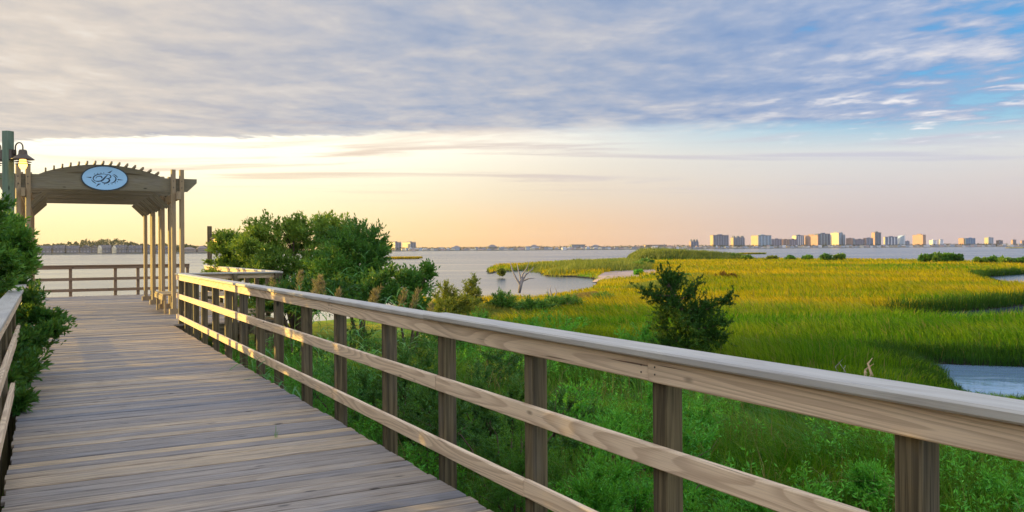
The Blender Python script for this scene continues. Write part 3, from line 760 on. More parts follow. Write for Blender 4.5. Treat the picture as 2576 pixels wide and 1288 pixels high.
def build_sign():
    cx, cz, s = -1.18, 3.24, 20.055
    e = empty('sign', B(s, cx, cz), 'pale blue oval sign with a dark script B and compass points on the pergola', 'sign')
    k = 48; rw, rh = .50, .295
    ell = lambda a, b, off: [B(s - off, cx + a * math.cos(2 * math.pi * i / k), cz + b * math.sin(2 * math.pi * i / k)) for i in range(k)]
    mb = MB(); mb.prism(ell(rw, rh, .005), -T, .030); mb.build('rim', M['signrim'], e)
    mb = MB(); mb.prism(ell(rw - .027, rh - .024, .036), -T, .004); mb.build('face', M['signface'], e)
    mb = MB(); off = .0415
    def tr(x, y): return np.array([(x - 925) / 725 * .473, (660 - y) / 405 * .272])
    def ribbon(pts, ws):
        pts = np.array([tr(*p) for p in pts]); t = np.r_[0, np.cumsum(np.hypot(*np.diff(pts, axis=0).T))]; t /= t[-1]
        # Catmull-Rom through the points
        q = []; P_ = np.vstack([2 * pts[0] - pts[1], pts, 2 * pts[-1] - pts[-2]])
        for i in range(1, len(P_) - 2):
            for u in np.linspace(0, 1, 7)[:-1]:
                p0, p1, p2, p3 = P_[i - 1:i + 3]
                q.append(.5 * (2 * p1 + (p2 - p0) * u + (2 * p0 - 5 * p1 + 4 * p2 - p3) * u * u + (3 * p1 - p0 - 3 * p2 + p3) * u ** 3))
        q.append(pts[-1]); q = np.array(q); n = len(q)
        d = np.gradient(q, axis=0); d /= np.linalg.norm(d, axis=1, keepdims=True) + 1e-9; nr = np.stack([-d[:, 1], d[:, 0]], 1)
        f = np.linspace(0, 1, n); w = np.interp(f, np.linspace(0, 1, len(ws)), ws) / 725 * .473 * .5
        a, b = q + nr * w[:, None], q - nr * w[:, None]
        base = mb.n
        for i in range(n):
            for p in (a[i], b[i]): mb.V.append(B(s - off, cx + p[0], cz + p[1]))
        mb.n += 2 * n
        for i in range(n - 1): mb.face([base + 2 * i, base + 2 * i + 1, base + 2 * i + 3, base + 2 * i + 2], [(0, 0)] * 4)
    def tri(*p):
        b = mb.n; pp = [tr(*q) for q in p]
        for q in pp: mb.V.append(B(s - off, cx + q[0], cz + q[1]))
        mb.n += len(p); mb.face(list(range(b, b + len(p))), [(0, 0)] * len(p))
    ribbon([(960, 515), (800, 520), (680, 545), (590, 600), (550, 670), (570, 730), (640, 775), (730, 790)], [10, 30, 36, 26, 10])
    ribbon([(830, 665), (820, 615), (760, 595), (690, 610), (640, 650), (640, 690)], [44, 34, 22, 12])
    ribbon([(1015, 535), (960, 600), (900, 670), (850, 725), (790, 760), (700, 770), (650, 755)], [18, 48, 56, 36, 10])
    ribbon([(930, 530), (1040, 528), (1110, 570), (1110, 620), (1050, 660), (965, 668)], [10, 22, 38, 30, 12])
    ribbon([(985, 665), (1055, 690), (1072, 740), (1020, 800), (940, 828), (860, 815), (810, 775)], [14, 48, 52, 38, 10])
    ribbon([(1165, 550), (1240, 590), (1285, 660), (1260, 740), (1190, 800), (1090, 828)], [8, 30, 44, 32, 10])
    ribbon([(1200, 512), (1265, 545), (1310, 585), (1345, 622)], [16, 30, 30, 16])
    ribbon([(490, 722), (530, 770), (580, 812), (640, 850)], [16, 30, 30, 16])
    tri((1005, 465), (1095, 475), (1180, 375)); tri((490, 628), (490, 674), (305, 640)); tri((1340, 672), (1340, 718), (1540, 705)); tri((700, 855), (800, 850), (635, 968))
    for (x, y) in ((590, 530), (690, 505), (800, 490), (890, 480), (910, 870), (1045, 875), (1155, 852), (1260, 815), (1330, 768)):
        ribbon([(x - 16, y + 14), (x, y - 16), (x + 16, y + 14)], [12, 12, 12])
    mb.build('emblem', M['signink'], e)
build_sign()

def build_bench():
    e = empty('bench', B(21.0, .12, 0), 'small plank bench between the right hand pergola posts', 'bench')
    for w in (.16, .32, .48):
        mb = MB(); mb.box(B(20.2, w, .46), B(21.9, w, .46), (NN, .15), UP, .038); mb.build('seat_board', M['pergola'], e)
    mb = MB(); mb.box(B(20.2, .09, .385), B(21.9, .09, .385), (NN, .036), UP, .11); mb.build('apron', M['pergola'], e)
    for s in (20.25, 21.85):
        for w in (.14, .48):
            mb = MB(); mb.box(B(s, w, 0), B(s, w, .44), (T, .089), NN, .05); mb.build('leg', M['pergola'], e)
build_bench()

# ------------------------------------------------------------------ lamp posts
def lamp_post(base, ztop, width, label, lamp_d, lamp_z, side, mat='pole'):
    e = empty('lamp_post', base, label, 'lamp post')
    b = np.asarray(base, float); hd = unit(np.array([1.0, -.25, 0]))
    sd = np.cross(UP, hd)
    mb = MB(); mb.box(b - UP * 1.3, np.array([b[0], b[1], ztop]), (hd, width), sd, width, .012); mb.build('pole', M[mat], e)
    for sg in side:
        d = hd * sg
        q = np.array([b[0], b[1], lamp_z])
        mb = MB(); st = q + d * (width / 2)
        mb.box(st + d * .0, st + d * .05, (UP, .17), np.cross(d, UP), .10, .01)
        arm = [st + d * .05]
        c = st + d * (.05 + lamp_d / 2) + UP * .12
        for i in range(9):
            a = math.pi * (1 - i / 8); arm.append(c + d * math.cos(a) * lamp_d * .36 + UP * math.sin(a) * lamp_d * .36)
        arm.insert(1, arm[1] - UP * .10); arm.append(arm[-1] - UP * .05)
        mb.tube(arm, [.011] * len(arm), 8); mb.build('lamp_arm', M['metal'], e)
        top = arm[-1]
        sh = MB()
        sh.lathe(top - UP * .30, [(.012, .31), (.05, .305), (.062, .28), (.066, .235), (.075, .222), (.165, .155), (.168, .148), (.075, .165), (.06, .165)], 22)
        sh.lathe(top - UP * .30, [(.055, .128), (.122, .112), (.124, .106), (.055, .112)], 22)
        sh.lathe(top - UP * .30, [(.055, .092), (.112, .078), (.114, .072), (.055, .078)], 22)
        shade = sh.build('lamp_shade', M['metal'], e)
        bl = MB(); prof = [(.045, .15)]
        for i in range(10):
            a = i / 9 * math.pi; prof.append((max(.004, .062 * math.sin(a * .5 + math.pi / 2)), .075 - .09 * math.sin(a * .5)))
        bl.lathe(top - UP * .30, prof, 18); bl.build('lamp_bulb', M['bulb'], e)
    return e
lp = B(14.0, -2.98, 0)
q = D(20, 330, lp[1])
lamp_post((q[0], lp[1], 0), q[2], .13, 'tall greenish square lamp post with a lit hanging lantern by the left bush', .20, D(30, 390, lp[1])[2], (1, -1))
q = D(527, 569, 27.4)
lamp_post((q[0], q[1], 0), q[2], .115, 'short lamp post behind the sunlit railing beside the big shrub', .12, q[2] - .34, (1,), 'post')

# ------------------------------------------------------------------ shrubs
def G0(x, y): p = P(x, y, ZG); return p
# the big shrub group behind the railing
def blob(x, y, d, rx, ry, rz):
    p = D(x, y, d); return (p[0], p[1], p[2], rx, ry, rz)
shrub('shrub', (-6.3, 24.5, -1.0), [blob(700, 610, 24.5, 1.35, 1.3, .82), blob(800, 615, 24.8, 1.2, 1.3, .90), blob(640, 660, 24.2, 1.0, 1.1, .95), blob(760, 700, 24, 1.7, 1.4, 1.0), blob(850, 585, 24.8, .55, .7, .58), blob(655, 590, 24.5, .5, .6, .55), blob(730, 585, 24.5, .6, .6, .55), blob(690, 690, 23.6, 1.3, .9, .8), blob(880, 610, 24.6, .8, .8, .7), blob(800, 570, 24.8, .7, .7, .45)],
      'big rounded bayberry shrub, the tallest crown behind the railing', 'shrub', 'bay_gold', 330, 4600, .21, 12, .10, .36, .40, .07, 'shrubs behind the boardwalk', .35)
shrub('shrub', (-8.6, 25.5, -1.0), [blob(575, 640, 25.5, .62, .7, .80), blob(590, 690, 25.3, .8, .8, .7), blob(560, 605, 25.6, .30, .3, .30)],
      'small sunlit shrub growing right beside the short lamp post', 'shrub', 'bay_gold', 100, 1900, .22, 12, .09, .36, .28, .04, 'shrubs behind the boardwalk', .4)
shrub('shrub', (-4.0, 22.6, -1.0), [blob(890, 640, 22.4, 1.0, 1.0, .88), blob(930, 680, 22.0, .75, .9, .9), blob(840, 690, 21.8, 1.0, 1.0, .8), blob(945, 620, 22.3, .5, .6, .5), blob(910, 720, 21.5, .9, .9, .6)],
      'dense dark green rounded shrub at the right shoulder of the big one', 'shrub', 'bay', 210, 3200, .21, 12, .09, .36, .26, .06, 'shrubs behind the boardwalk', .35)
shrub('shrub', (-2.3, 18.6, -1.0), [blob(1040, 720, 18.6, .50, .6, .55), blob(1080, 690, 18.6, .25, .3, .26), blob(985, 735, 18.2, .7, .7, .55), blob(1050, 770, 18.0, .4, .5, .4), blob(930, 745, 18.0, .6, .6, .45)],
      'loose open shrub with light showing through, right end of the big thicket', 'shrub', 'bay', 80, 1500, .20, 10, .085, .40, .24, .04, 'shrubs behind the boardwalk', .5)
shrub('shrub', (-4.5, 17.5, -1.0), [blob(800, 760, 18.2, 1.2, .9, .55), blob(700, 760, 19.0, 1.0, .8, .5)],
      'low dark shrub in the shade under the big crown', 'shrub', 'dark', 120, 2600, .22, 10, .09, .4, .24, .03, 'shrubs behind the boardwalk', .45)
# left of the walk
g_l = 'bayberry shrubs left of the boardwalk'
def lb(s, w, z, rx, ry, rz): p = B(s, w, z); return (p[0], p[1], p[2], rx, ry, rz)
shrub('shrub', B(12.0, -3.3, -1), [blob(8, 590, 12.2, .30, .4, .36), blob(28, 625, 12.0, .32, .4, .42), blob(58, 640, 12.2, .24, .3, .26), blob(-40, 640, 12.2, .7, .7, .8), blob(20, 690, 12.0, .40, .5, .40), blob(-60, 760, 12.2, .8, .8, .9)],
      'leafy bayberry bush swelling over the left railing in front of the lamp post', 'shrub', 'bay', 120, 2600, .17, 10, .09, .34, .20, .015, g_l, .4, nbr=0)
shrub('shrub', B(8.4, -3.2, -1), [blob(70, 775, 10.8, .26, .4, .30), blob(105, 810, 10.4, .22, .3, .24), blob(140, 832, 10.2, .13, .2, .13), blob(80, 870, 9.8, .26, .35, .28), blob(50, 940, 8.8, .20, .3, .26), blob(45, 1010, 8.0, .15, .25, .15), blob(20, 900, 9.0, .3, .4, .4), blob(-20, 850, 10, .6, .6, .6), blob(10, 980, 8.2, .22, .3, .2), blob(70, 940, 9.2, .14, .2, .12)],
      'dark bush pushing between the left rails and over the planks', 'shrub', 'dark', 120, 2100, .13, 10, .075, .36, .18, .012, g_l, .45, nbr=0)
shrub('shrub', B(7.6, -3.9, -1), [blob(-60, 480, 9.6, .20, .3, .34), blob(-22, 545, 9.8, .08, .2, .12), blob(-24, 450, 9.6, .08, .2, .10), blob(-140, 600, 9.5, .8, .8, .8), blob(-160, 750, 9.2, .8, .9, .9)],
      'tall bayberry whose twigs reach in at the left edge beside the lamp post', 'shrub', 'bay', 100, 2000, .12, 10, .08, .34, .14, .015, g_l, .4, nbr=0)
for i, (s, w, zt, r) in enumerate([(3.4, -4.4, 2.3, 1.3), (1.2, -4.3, 2.5, 1.4), (-1.2, -4.4, 2.2, 1.4), (-3.6, -4.3, 2.6, 1.5), (4.8, -6.2, 3.0, 1.6), (9.6, -5.4, 2.3, 1.4), (11.6, -6.4, 2.6, 1.4), (-6.2, -4.6, 2.5, 1.6), (-9.0, -4.8, 2.6, 1.7), (-12.2, -5.0, 2.6, 1.8), (7.2, -7.5, 3.2, 1.7), (2.2, -7.2, 3.3, 1.8), (5.6, -4.5, 2.6, 1.2), (7.6, -4.9, 2.8, 1.3), (10.0, -4.5, 2.7, 1.1), (12.2, -5.0, 2.6, 1.2), (5.0, -3.9, 1.5, 1.0), (7.5, -4.0, 1.5, 1.0), (2.6, -3.9, 1.5, 1.0), (9.6, -4.0, 1.4, .9), (8.8, -6.6, 3.1, 1.5), (4.2, -4.9, 2.9, 1.2), (6.6, -5.6, 3.1, 1.4)]):  # bush belt out of view, several added only to block the low sun
    shrub('shrub', B(s, w, -1), [lb(s, w, zt - .75, r, r, .85), lb(s + .5, w - .2, zt - .1, r * .55, r * .6, .55), lb(s - .2, w, .0, r * 1.05, r * 1.05, .95)],
          ['rounded bayberry bush beside the left railing, just outside the view'][0], 'shrub', 'bay', 70, 1500, .28, 9, .12, .42, .24, .05, g_l, .4, nbr=6)

# shrubs and weeds between the railing and the marsh
sg = 'low shrubs at the edge of the marsh'
LOW = [  # px base, py base, height, half width, material, label
    (1620, 905, .95, .75, 'bright', 'bright green bush nestled against the left of the dark cedar'),
    (1350, 900, 1.15, 1.35, 'bright', 'wide bright green shrub just behind the stepped rail cap'),
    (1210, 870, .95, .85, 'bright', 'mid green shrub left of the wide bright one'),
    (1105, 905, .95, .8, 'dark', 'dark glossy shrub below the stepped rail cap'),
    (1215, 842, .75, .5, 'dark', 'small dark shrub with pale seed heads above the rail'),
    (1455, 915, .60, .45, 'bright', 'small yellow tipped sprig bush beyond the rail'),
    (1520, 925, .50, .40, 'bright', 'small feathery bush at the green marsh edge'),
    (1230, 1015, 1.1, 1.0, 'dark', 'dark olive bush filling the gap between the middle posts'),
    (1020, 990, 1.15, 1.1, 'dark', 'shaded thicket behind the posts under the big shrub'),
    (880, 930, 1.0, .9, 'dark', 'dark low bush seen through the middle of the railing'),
    (1440, 1110, .80, .75, 'bright', 'bright leafy weed bush between the nearer posts'),
    (1560, 1165, .70, .6, 'bright', 'light green sprouting bush left of the near post'),
    (1760, 1130, .55, .6, 'bright', 'feathery green weed clump right of the near post'),
    (2180, 1330, .75, .50, 'bright', 'bright yellow green sapling bush at the foot of the last post'),
    (2440, 1230, .50, .5, 'weed', 'green weed clump right of the last post'),
    (2520, 1330, .55, .45, 'bright', 'yellow green sprig bush in the bottom right corner'),
    (1120, 800, 1.5, .9, 'olive', 'olive brown twiggy bush at the water left of the dead tree'),
    (1190, 795, 1.65, .7, 'olive', 'upright olive bush topped by a green tuft near the water'),
    (1260, 795, 1.05, .8, 'bay', 'round green bush at the shore left of the dead tree'),
    (1165, 825, 1.2, .9, 'olive', 'tawny bush beside the right end of the thicket'),
    (1330, 795, .75, 1.0, 'bay', 'grey green bush at the foot of the dead tree'),
    (1420, 785, .7, 1.2, 'bay', 'dark grey green shrub behind the bleached dead branches'),
    (1530, 762, .5, 1.0, 'bay', 'low green shrub at the near side of the cove'),
    (1110, 850, .8, .7, 'weed', 'grassy green clump where the thicket meets the marsh'),
]
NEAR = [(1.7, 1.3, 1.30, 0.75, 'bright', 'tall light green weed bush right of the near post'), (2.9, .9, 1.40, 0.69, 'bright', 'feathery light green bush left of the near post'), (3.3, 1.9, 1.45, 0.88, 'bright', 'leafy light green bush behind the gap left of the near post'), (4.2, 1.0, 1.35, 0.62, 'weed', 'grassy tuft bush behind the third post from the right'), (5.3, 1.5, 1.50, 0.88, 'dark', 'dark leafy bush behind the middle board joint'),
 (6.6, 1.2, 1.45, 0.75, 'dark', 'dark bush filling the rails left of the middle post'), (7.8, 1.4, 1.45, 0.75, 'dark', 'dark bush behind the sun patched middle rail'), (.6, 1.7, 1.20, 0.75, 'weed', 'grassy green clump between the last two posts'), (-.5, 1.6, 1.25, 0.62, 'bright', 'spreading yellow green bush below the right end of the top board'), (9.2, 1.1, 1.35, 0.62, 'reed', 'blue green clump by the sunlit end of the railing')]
LOW2 = LOW + [(None, (s_, w_), h_, r_, m_, l_) for (s_, w_, h_, r_, m_, l_) in NEAR]
for (x, y, h, r, mt, lab) in LOW2:
    p = G0(x, y) if x is not None else B(y[0], y[1], ZG)
    big = p[1] > 25
    k = 4; blobs = []
    for i in range(k):
        a = rng.uniform(0, 6.28); f = rng.uniform(.2, .75)
        hh = h * rng.uniform(.55, .95)
        blobs.append((p[0] + math.cos(a) * r * f, p[1] + math.sin(a) * r * f, ZG + hh * .58, r * rng.uniform(.4, .6), r * rng.uniform(.4, .6), hh * .46))
    blobs.append((p[0], p[1], ZG + h * .6, r * .55, r * .55, h * .40))
    near = p[1] < 11
    lf = .034 if near else (.055 if not big else .09)
    shrub('shrub', p, blobs, lab, 'shrub', mt, 60, 2000 if near else 620, .11 if near else .17, 9 if near else 8, lf, .34 if mt != 'weed' else .14, .22, .02, sg, .5, nbr=10)

# cedar
def cedar():
    p = P(1730, 925, ZG); d = p[1]
    e = empty('cedar_tree', p, 'dark ragged cedar with a leaning top standing behind the railing', 'tree')
    trunk = [p - UP * .2, D(1735, 850, d), D(1715, 780, d), D(1690, 730, d), D(1668, 690, d)]
    mb = MB(); mb.tube(trunk, [.075, .06, .045, .03, .012], 8)
    tips = []; dirs = []
    tr = np.array(trunk)
    limbs = [  # start px, end px, depth offset, thickness of spray
        ((1690, 735), (1655, 682), 0, .16), ((1690, 740), (1712, 700), .1, .15), ((1695, 745), (1605, 735), -.1, .15), ((1700, 760), (1755, 725), .15, .20), ((1690, 730), (1690, 690), 0, .17),
        ((1700, 765), (1640, 750), .2, .22), ((1715, 785), (1775, 765), -.1, .26), ((1715, 790), (1660, 790), 0, .26), ((1720, 795), (1845, 752), .0, .17), ((1725, 800), (1800, 790), .3, .27),
        ((1730, 820), (1650, 830), .1, .28), ((1730, 830), (1820, 815), -.2, .26), ((1735, 850), (1660, 865), -.2, .28), ((1735, 850), (1820, 850), .2, .24), ((1735, 860), (1700, 890), -.3, .28), ((1735, 865), (1780, 895), -.3, .28), ((1740, 880), (1810, 880), .1, .22), ((1735, 840), (1740, 850), -.5, .30), ((1720, 800), (1715, 810), -.45, .28), ((1700, 770), (1690, 770), -.3, .24), ((1740, 870), (1690, 880), .4, .3), ((1730, 830), (1770, 830), .5, .3)]
    for (a, b, dd, th) in limbs:
        A = D(*a, d); Bq = D(*b, d + dd); L = np.linalg.norm(Bq - A)
        mb.tube([A, (A + Bq) / 2 - UP * .02, Bq], [.022, .014, .004], 5)
        ax = unit(Bq - A)
        for q_ in range(int(14 + 44 * L * th / .2)):
            f = rng.uniform(.12, 1.0); o_ = A + (Bq - A) * f + rng.normal(size=3) * th * .42 * (1.1 - .6 * f)
            dv = unit(ax * .55 + rng.normal(size=3) * .55 + np.array([0, 0, .55])); l_ = rng.uniform(.12, .32) * (.7 + th * 1.6)
            n = 9; g_ = rng.uniform(0, 1, n)
            tips.append(o_ + dv * (g_ * l_)[:, None] + rng.normal(size=(n, 3)) * .018 * (1.2 - g_)[:, None]); dirs.append(unit(dv + rng.normal(size=(n, 3)) * .35))
    mb.build('trunk', M['bark'], e)
    me = crown_mesh('crown', np.concatenate(tips), np.concatenate(dirs), 9, .042, .34, .07, .6)
    link_mesh('crown', me, M['cedar'], e)
cedar()

# dead wood
def dead_tree(base, tops, label, r0=.05, mat='grey_bark', name='dead_tree', cat='dead tree', d=None):
    e = empty(name, base, label, cat); mb = MB()
    for tp in tops:
        pts = [np.asarray(base, float) - UP * .1] + [D(x, y, d) + np.array([0, rng.uniform(-.3, .3), 0]) for (x, y) in tp]
        n = len(pts); mb.tube(pts, [r0 * (1 - .86 * i / (n - 1)) for i in range(n)], 6)
    mb.build('trunk', M[mat], e)
b = P(1306, 732, ZG)
dead_tree(b, [[(1308, 715), (1300, 702), (1290, 683), (1285, 665), (1282, 655)], [(1310, 712), (1309, 695), (1304, 680), (1300, 660)], [(1312, 710), (1322, 692), (1338, 678), (1342, 672)], [(1311, 705), (1315, 690), (1325, 675), (1330, 662)], [(1314, 708), (1330, 701), (1345, 700)]],
          'bare grey dead tree standing against the pale cove', .09, 'grey_bark', d=b[1])
b = P(1392, 765, ZG)
dead_tree(b, [[(1388, 745), (1384, 730), (1386, 718)], [(1393, 748), (1400, 735), (1396, 722)], [(1400, 762), (1412, 768)], [(1385, 755), (1378, 735), (1376, 722)]], 'bleached fallen branches at the edge of the bright marsh', .06, 'grey_bark', 'dead_branch', 'dead branch', b[1])
b = P(2170, 962, ZG)
dead_tree(b, [[(2178, 938), (2184, 915), (2194, 900)], [(2182, 940), (2192, 935), (2196, 915)]], 'broken tan stump sticking up beyond the near rail', .045, 'drift', 'tree_stump', 'stump', b[1])
b = P(2118, 948, ZG)
dead_tree(b, [[(2112, 930), (2108, 912)], [(2116, 928), (2126, 906)], [(2120, 930), (2130, 920)]], 'thin grey twigs left of the broken stump', .02, 'grey_bark', 'dead_branch', 'dead branch', b[1])
b = P(1825, 706, ZG)
shrub('shrub', b, [(b[0], b[1], ZG + .35, 1.0, .8, .28)], 'small rust red patch plant alone in the open marsh', 'plant', 'red', 24, 300, .25, 8, .14, .3, .2, .02, None, .5)

# far edge of the marsh
fb = [(1945, 655, 14, 6, 'olive'), (1990, 656, 13, 8, 'bay'), (2030, 656, 14, 9, 'bay'), (2075, 657, 15, 12, 'bay'), (2110, 657, 14, 13, 'bay_gold'), (2335, 662, 20, 15, 'bay'), (2362, 662, 20, 18, 'bay_gold'), (2385, 662, 16, 19, 'bay'), (2412, 662, 14, 17, 'dark'), (2470, 666, 18, 12, 'bay_gold'), (2500, 666, 17, 14, 'bay'), (2530, 667, 17, 15, 'bay_gold'), (2562, 667, 16, 14, 'bay'), (2600, 668, 18, 15, 'bay'), (1850, 654, 20, 10, 'bay'), (1880, 655, 12, 8, 'bay_gold'), (1600, 676, 20, 12, 'bay_gold'), (1520, 679, 22, 12, 'olive'), (1450, 668, 26, 8, 'olive'), (1555, 670, 24, 10, 'bay_gold'), (1630, 668, 20, 10, 'bay'), (1606, 692, 11, 8, 'bright'), (1262, 691, 12, 8, 'olive'), (1690, 700, 14, 8, 'bay'), (1725, 705, 16, 9, 'bay')]
fl = ['low olive bush at the left end of the far bush row', 'small dark bush second in the far bush row', 'dark bush at the middle of the far bush row', 'fuller dark bush right of the middle of the far row', 'golden tipped bush ending the far row on the right', 'left bush of the dark clump on the marsh rim under the brown tower', 'tallest golden bush of the clump on the marsh rim', 'green bush right of the tallest in the marsh rim clump', 'darkest bush ending the marsh rim clump', 'golden bush at the left of the last clump near the right edge', 'second bush of the last clump near the right edge', 'golden bush third in the last clump near the right edge', 'green bush touching the right edge of the view', 'bush beyond the right edge of the view', 'low bush at the right foot of the reed stand', 'tiny golden bush where the reed stand tapers out', 'green bush on the peninsula above the sand', 'tawny bush on the peninsula behind the cove', 'olive bush along the outer bank of the peninsula', 'golden bush in the middle of the peninsula', 'green bush where the peninsula joins the marsh', 'bright little bush standing on the sand', 'round tuft off the tip of the peninsula', 'green bush right of the sand below the golden grass', 'green bush on the ridge between sand and marsh']
for (x, y, hw, hp, mt), lab in zip(fb, fl):
    p = P(x, y, ZG); r = hw * p[1] / F; h = hp * 1.15 * p[1] / F
    bl = [(p[0] + rng.uniform(-.5, .5) * r, p[1] + rng.uniform(-.4, .4) * r, ZG + h * rng.uniform(.45, .65), r * .62, r * .6, h * .5) for _ in range(4)]
    shrub('shrub', p, bl, lab, 'shrub', mt, 26, 330, r * .26, 6, .011 * p[1] ** .75, .5, .3, .05, 'far shrubs on the marsh rim', .5, nbr=4)

# reeds: tall stand by the water, one mass
def reed_mass(name, poly, n, h0, h1, w, mat, label, seedn):
    poly = np.array([P(x, y, ZG)[:2] for x, y in poly]); lo, hi = poly.min(0), poly.max(0)
    x = rng.uniform(lo[0], hi[0], n * 3); y = rng.uniform(lo[1], hi[1], n * 3)
    sd = sdist(x, y, poly); k = sd > 0; x, y, sd = x[k][:n], y[k][:n], sd[k][:n]
    h = (h0 + (h1 - h0) * fbm(x * .18, y * .18, seedn)) * np.clip(.45 + sd / 5.0, .4, 1) * (np.clip(1.25 - (x - lo[0]) / (hi[0] - lo[0]) * .85, .45, 1) if name == 'reed_bed' else 1) * rng.uniform(.8, 1.1, len(x))
    V = blade_arrays(np.stack([x, y, ground_z(x, y)], 1), h, np.full(len(x), w) * rng.uniform(.6, 1.4, len(x)), rng.normal(size=(len(x), 2)) * .6 + np.array([.6, 0]), rng.uniform(.05, .4, len(x)))
    o = link_mesh(name, blade_mesh(name, V), M[mat]); tag(o, label, 'reeds', kind='stuff')
reed_mass('reed_bed', [(1568, 651), (1600, 650), (1700, 650), (1800, 651), (1895, 652.5), (1890, 654.5), (1750, 655), (1600, 655)], 16000, 1.9, 3.3, .17, 'olive', 'tall reed stand at the water in front of the far houses', 4)
reed_mass('reddish_grass', [(1400, 758), (1450, 748), (1500, 742), (1510, 750), (1440, 766)], 9000, .4, .7, .035, 'tan', 'tawny reddish grass at the near side of the cove', 14)
reed_mass('tall_grass', [(1250, 775), (1400, 765), (1420, 785), (1300, 805), (1100, 812), (1080, 790)], 11000, .4, .75, .03, 'olive', 'rough olive grass along the shore beside the thicket', 24)
reed_mass('tall_grass', [(1640, 715), (1760, 690), (1790, 700), (1680, 728), (1560, 730)], 9000, .5, .9, .04, 'olive', 'golden tall grass on the ridge right of the sand', 34)
reed_mass('tall_grass', [(1235, 686), (1300, 673), (1470, 664), (1600, 658), (1650, 668), (1640, 679), (1520, 684), (1400, 690), (1362, 686), (1395, 680), (1300, 679)], 15000, .7, 1.3, .07, 'olive', 'uneven olive grass covering the peninsula', 44)

# undergrowth under and beside the boardwalk
def undergrowth():
    N = 150000
    s = rng.uniform(-4, 19, N); w = -.05 + 7.5 * rng.uniform(0, 1, N) ** 1.15
    p = O[None] + T[None] * s[:, None] + NN[None] * w[:, None]
    x, y = p[:, 0], p[:, 1]; sd = land_sd(x, y); d = np.hypot(x, y)
    keep = (sd > .3) & (y > .8) & ((x / np.maximum(y, .1)) < 1.0) & ~((s > 17) & (w < 2.2)) & (rng.uniform(0, 1, N) < -.15 + 1.5 * fbm(x * .9, y * .9, 8))
    x, y, sd, d = x[keep], y[keep], sd[keep], d[keep]; n = len(x)
    z = ground_z(x, y, sd); cl = fbm(x * .7, y * .7, 12)
    h = (.22 + .62 * cl ** 1.4) * rng.uniform(.6, 1.25, n); ww = .0045 + .0007 * d
    a = fbm(x * .8, y * .8, 91) * 9; lean = np.stack([np.cos(a), np.sin(a)], 1) + rng.normal(size=(n, 2)) * .5
    V = blade_arrays(np.stack([x, y, z - .02], 1), h, ww * rng.uniform(.7, 1.5, n), lean, np.clip(.55 + rng.normal(size=n) * .25, .1, 1.1))
    o = link_mesh('undergrowth', blade_mesh('undergrowth', V), M['weed']); tag(o, 'lush green grass and weeds behind the right railing', 'undergrowth', kind='stuff')
    N = 5200
    s = rng.uniform(-3, 16, N); w = .1 + 7 * rng.uniform(0, 1, N); p = O[None] + T[None] * s[:, None] + NN[None] * w[:, None]
    k = (land_sd(p[:, 0], p[:, 1]) > .4) & (fbm(p[:, 0] * .7, p[:, 1] * .7, 166) > .55) & (p[:, 1] > 1.5); p = p[k]; n = len(p); p[:, 2] = ground_z(p[:, 0], p[:, 1])
    V = blade_arrays(p, rng.uniform(.3, 1.0, n), rng.uniform(.004, .009, n), rng.normal(size=(n, 2)), rng.uniform(.1, .9, n))
    o = link_mesh('dead_stalks', blade_mesh('dead_stalks', V), M['tan']); tag(o, 'dry tan stalks scattered through the green undergrowth', 'weeds', kind='stuff')
    # broad leaved weeds
    N = 6500
    s = rng.uniform(-3, 17, N); w = .15 + 6 * rng.uniform(0, 1, N); p = O[None] + T[None] * s[:, None] + NN[None] * w[:, None]
    k = (land_sd(p[:, 0], p[:, 1]) > .4) & (fbm(p[:, 0] * .55, p[:, 1] * .55, 66) > .44) & (p[:, 1] > 1.5); p = p[k]; n = len(p)
    h = rng.uniform(.25, .75, n); per = 40
    f = rng.uniform(.15, 1, (n, per)); ln = rng.normal(size=(n, 1, 3)) * np.array([.12, .12, 0])
    base = p[:, None] + np.array([0, 0, 1.0]) * (f * h[:, None])[..., None] + ln * f[..., None]; base[..., 2] += ground_z(p[:, 0], p[:, 1])[:, None]
    dr = unit(rng.normal(size=(n, per, 3)) * np.array([1, 1, .4]) + np.array([0, 0, .75]))
    L = rng.uniform(.028, .062, n * per)
    o = link_mesh('broadleaf_weeds', leaf_mesh('broadleaf_weeds', leaves_arrays(base.reshape(-1, 3), dr.reshape(-1, 3), L, L * .3)), M['bright']); tag(o, 'leafy bright green weeds among the grass behind the railing', 'weeds', kind='stuff')
undergrowth()
def left_growth():
    n = 16000
    s = rng.uniform(-6, 17, n); w = -2.7 - 6 * rng.uniform(0, 1, n); p = O[None] + T[None] * s[:, None] + NN[None] * w[:, None]
    k = land_sd(p[:, 0], p[:, 1]) > .3; p = p[k]; n = len(p); p[:, 2] = ground_z(p[:, 0], p[:, 1])
    V = blade_arrays(p, rng.uniform(.3, .9, n), rng.uniform(.008, .016, n), rng.normal(size=(n, 2)), rng.uniform(.2, .9, n))
    o = link_mesh('undergrowth', blade_mesh('undergrowth', V), M['weed']); tag(o, 'green grass under the bushes left of the boardwalk', 'undergrowth', kind='stuff')
left_growth()

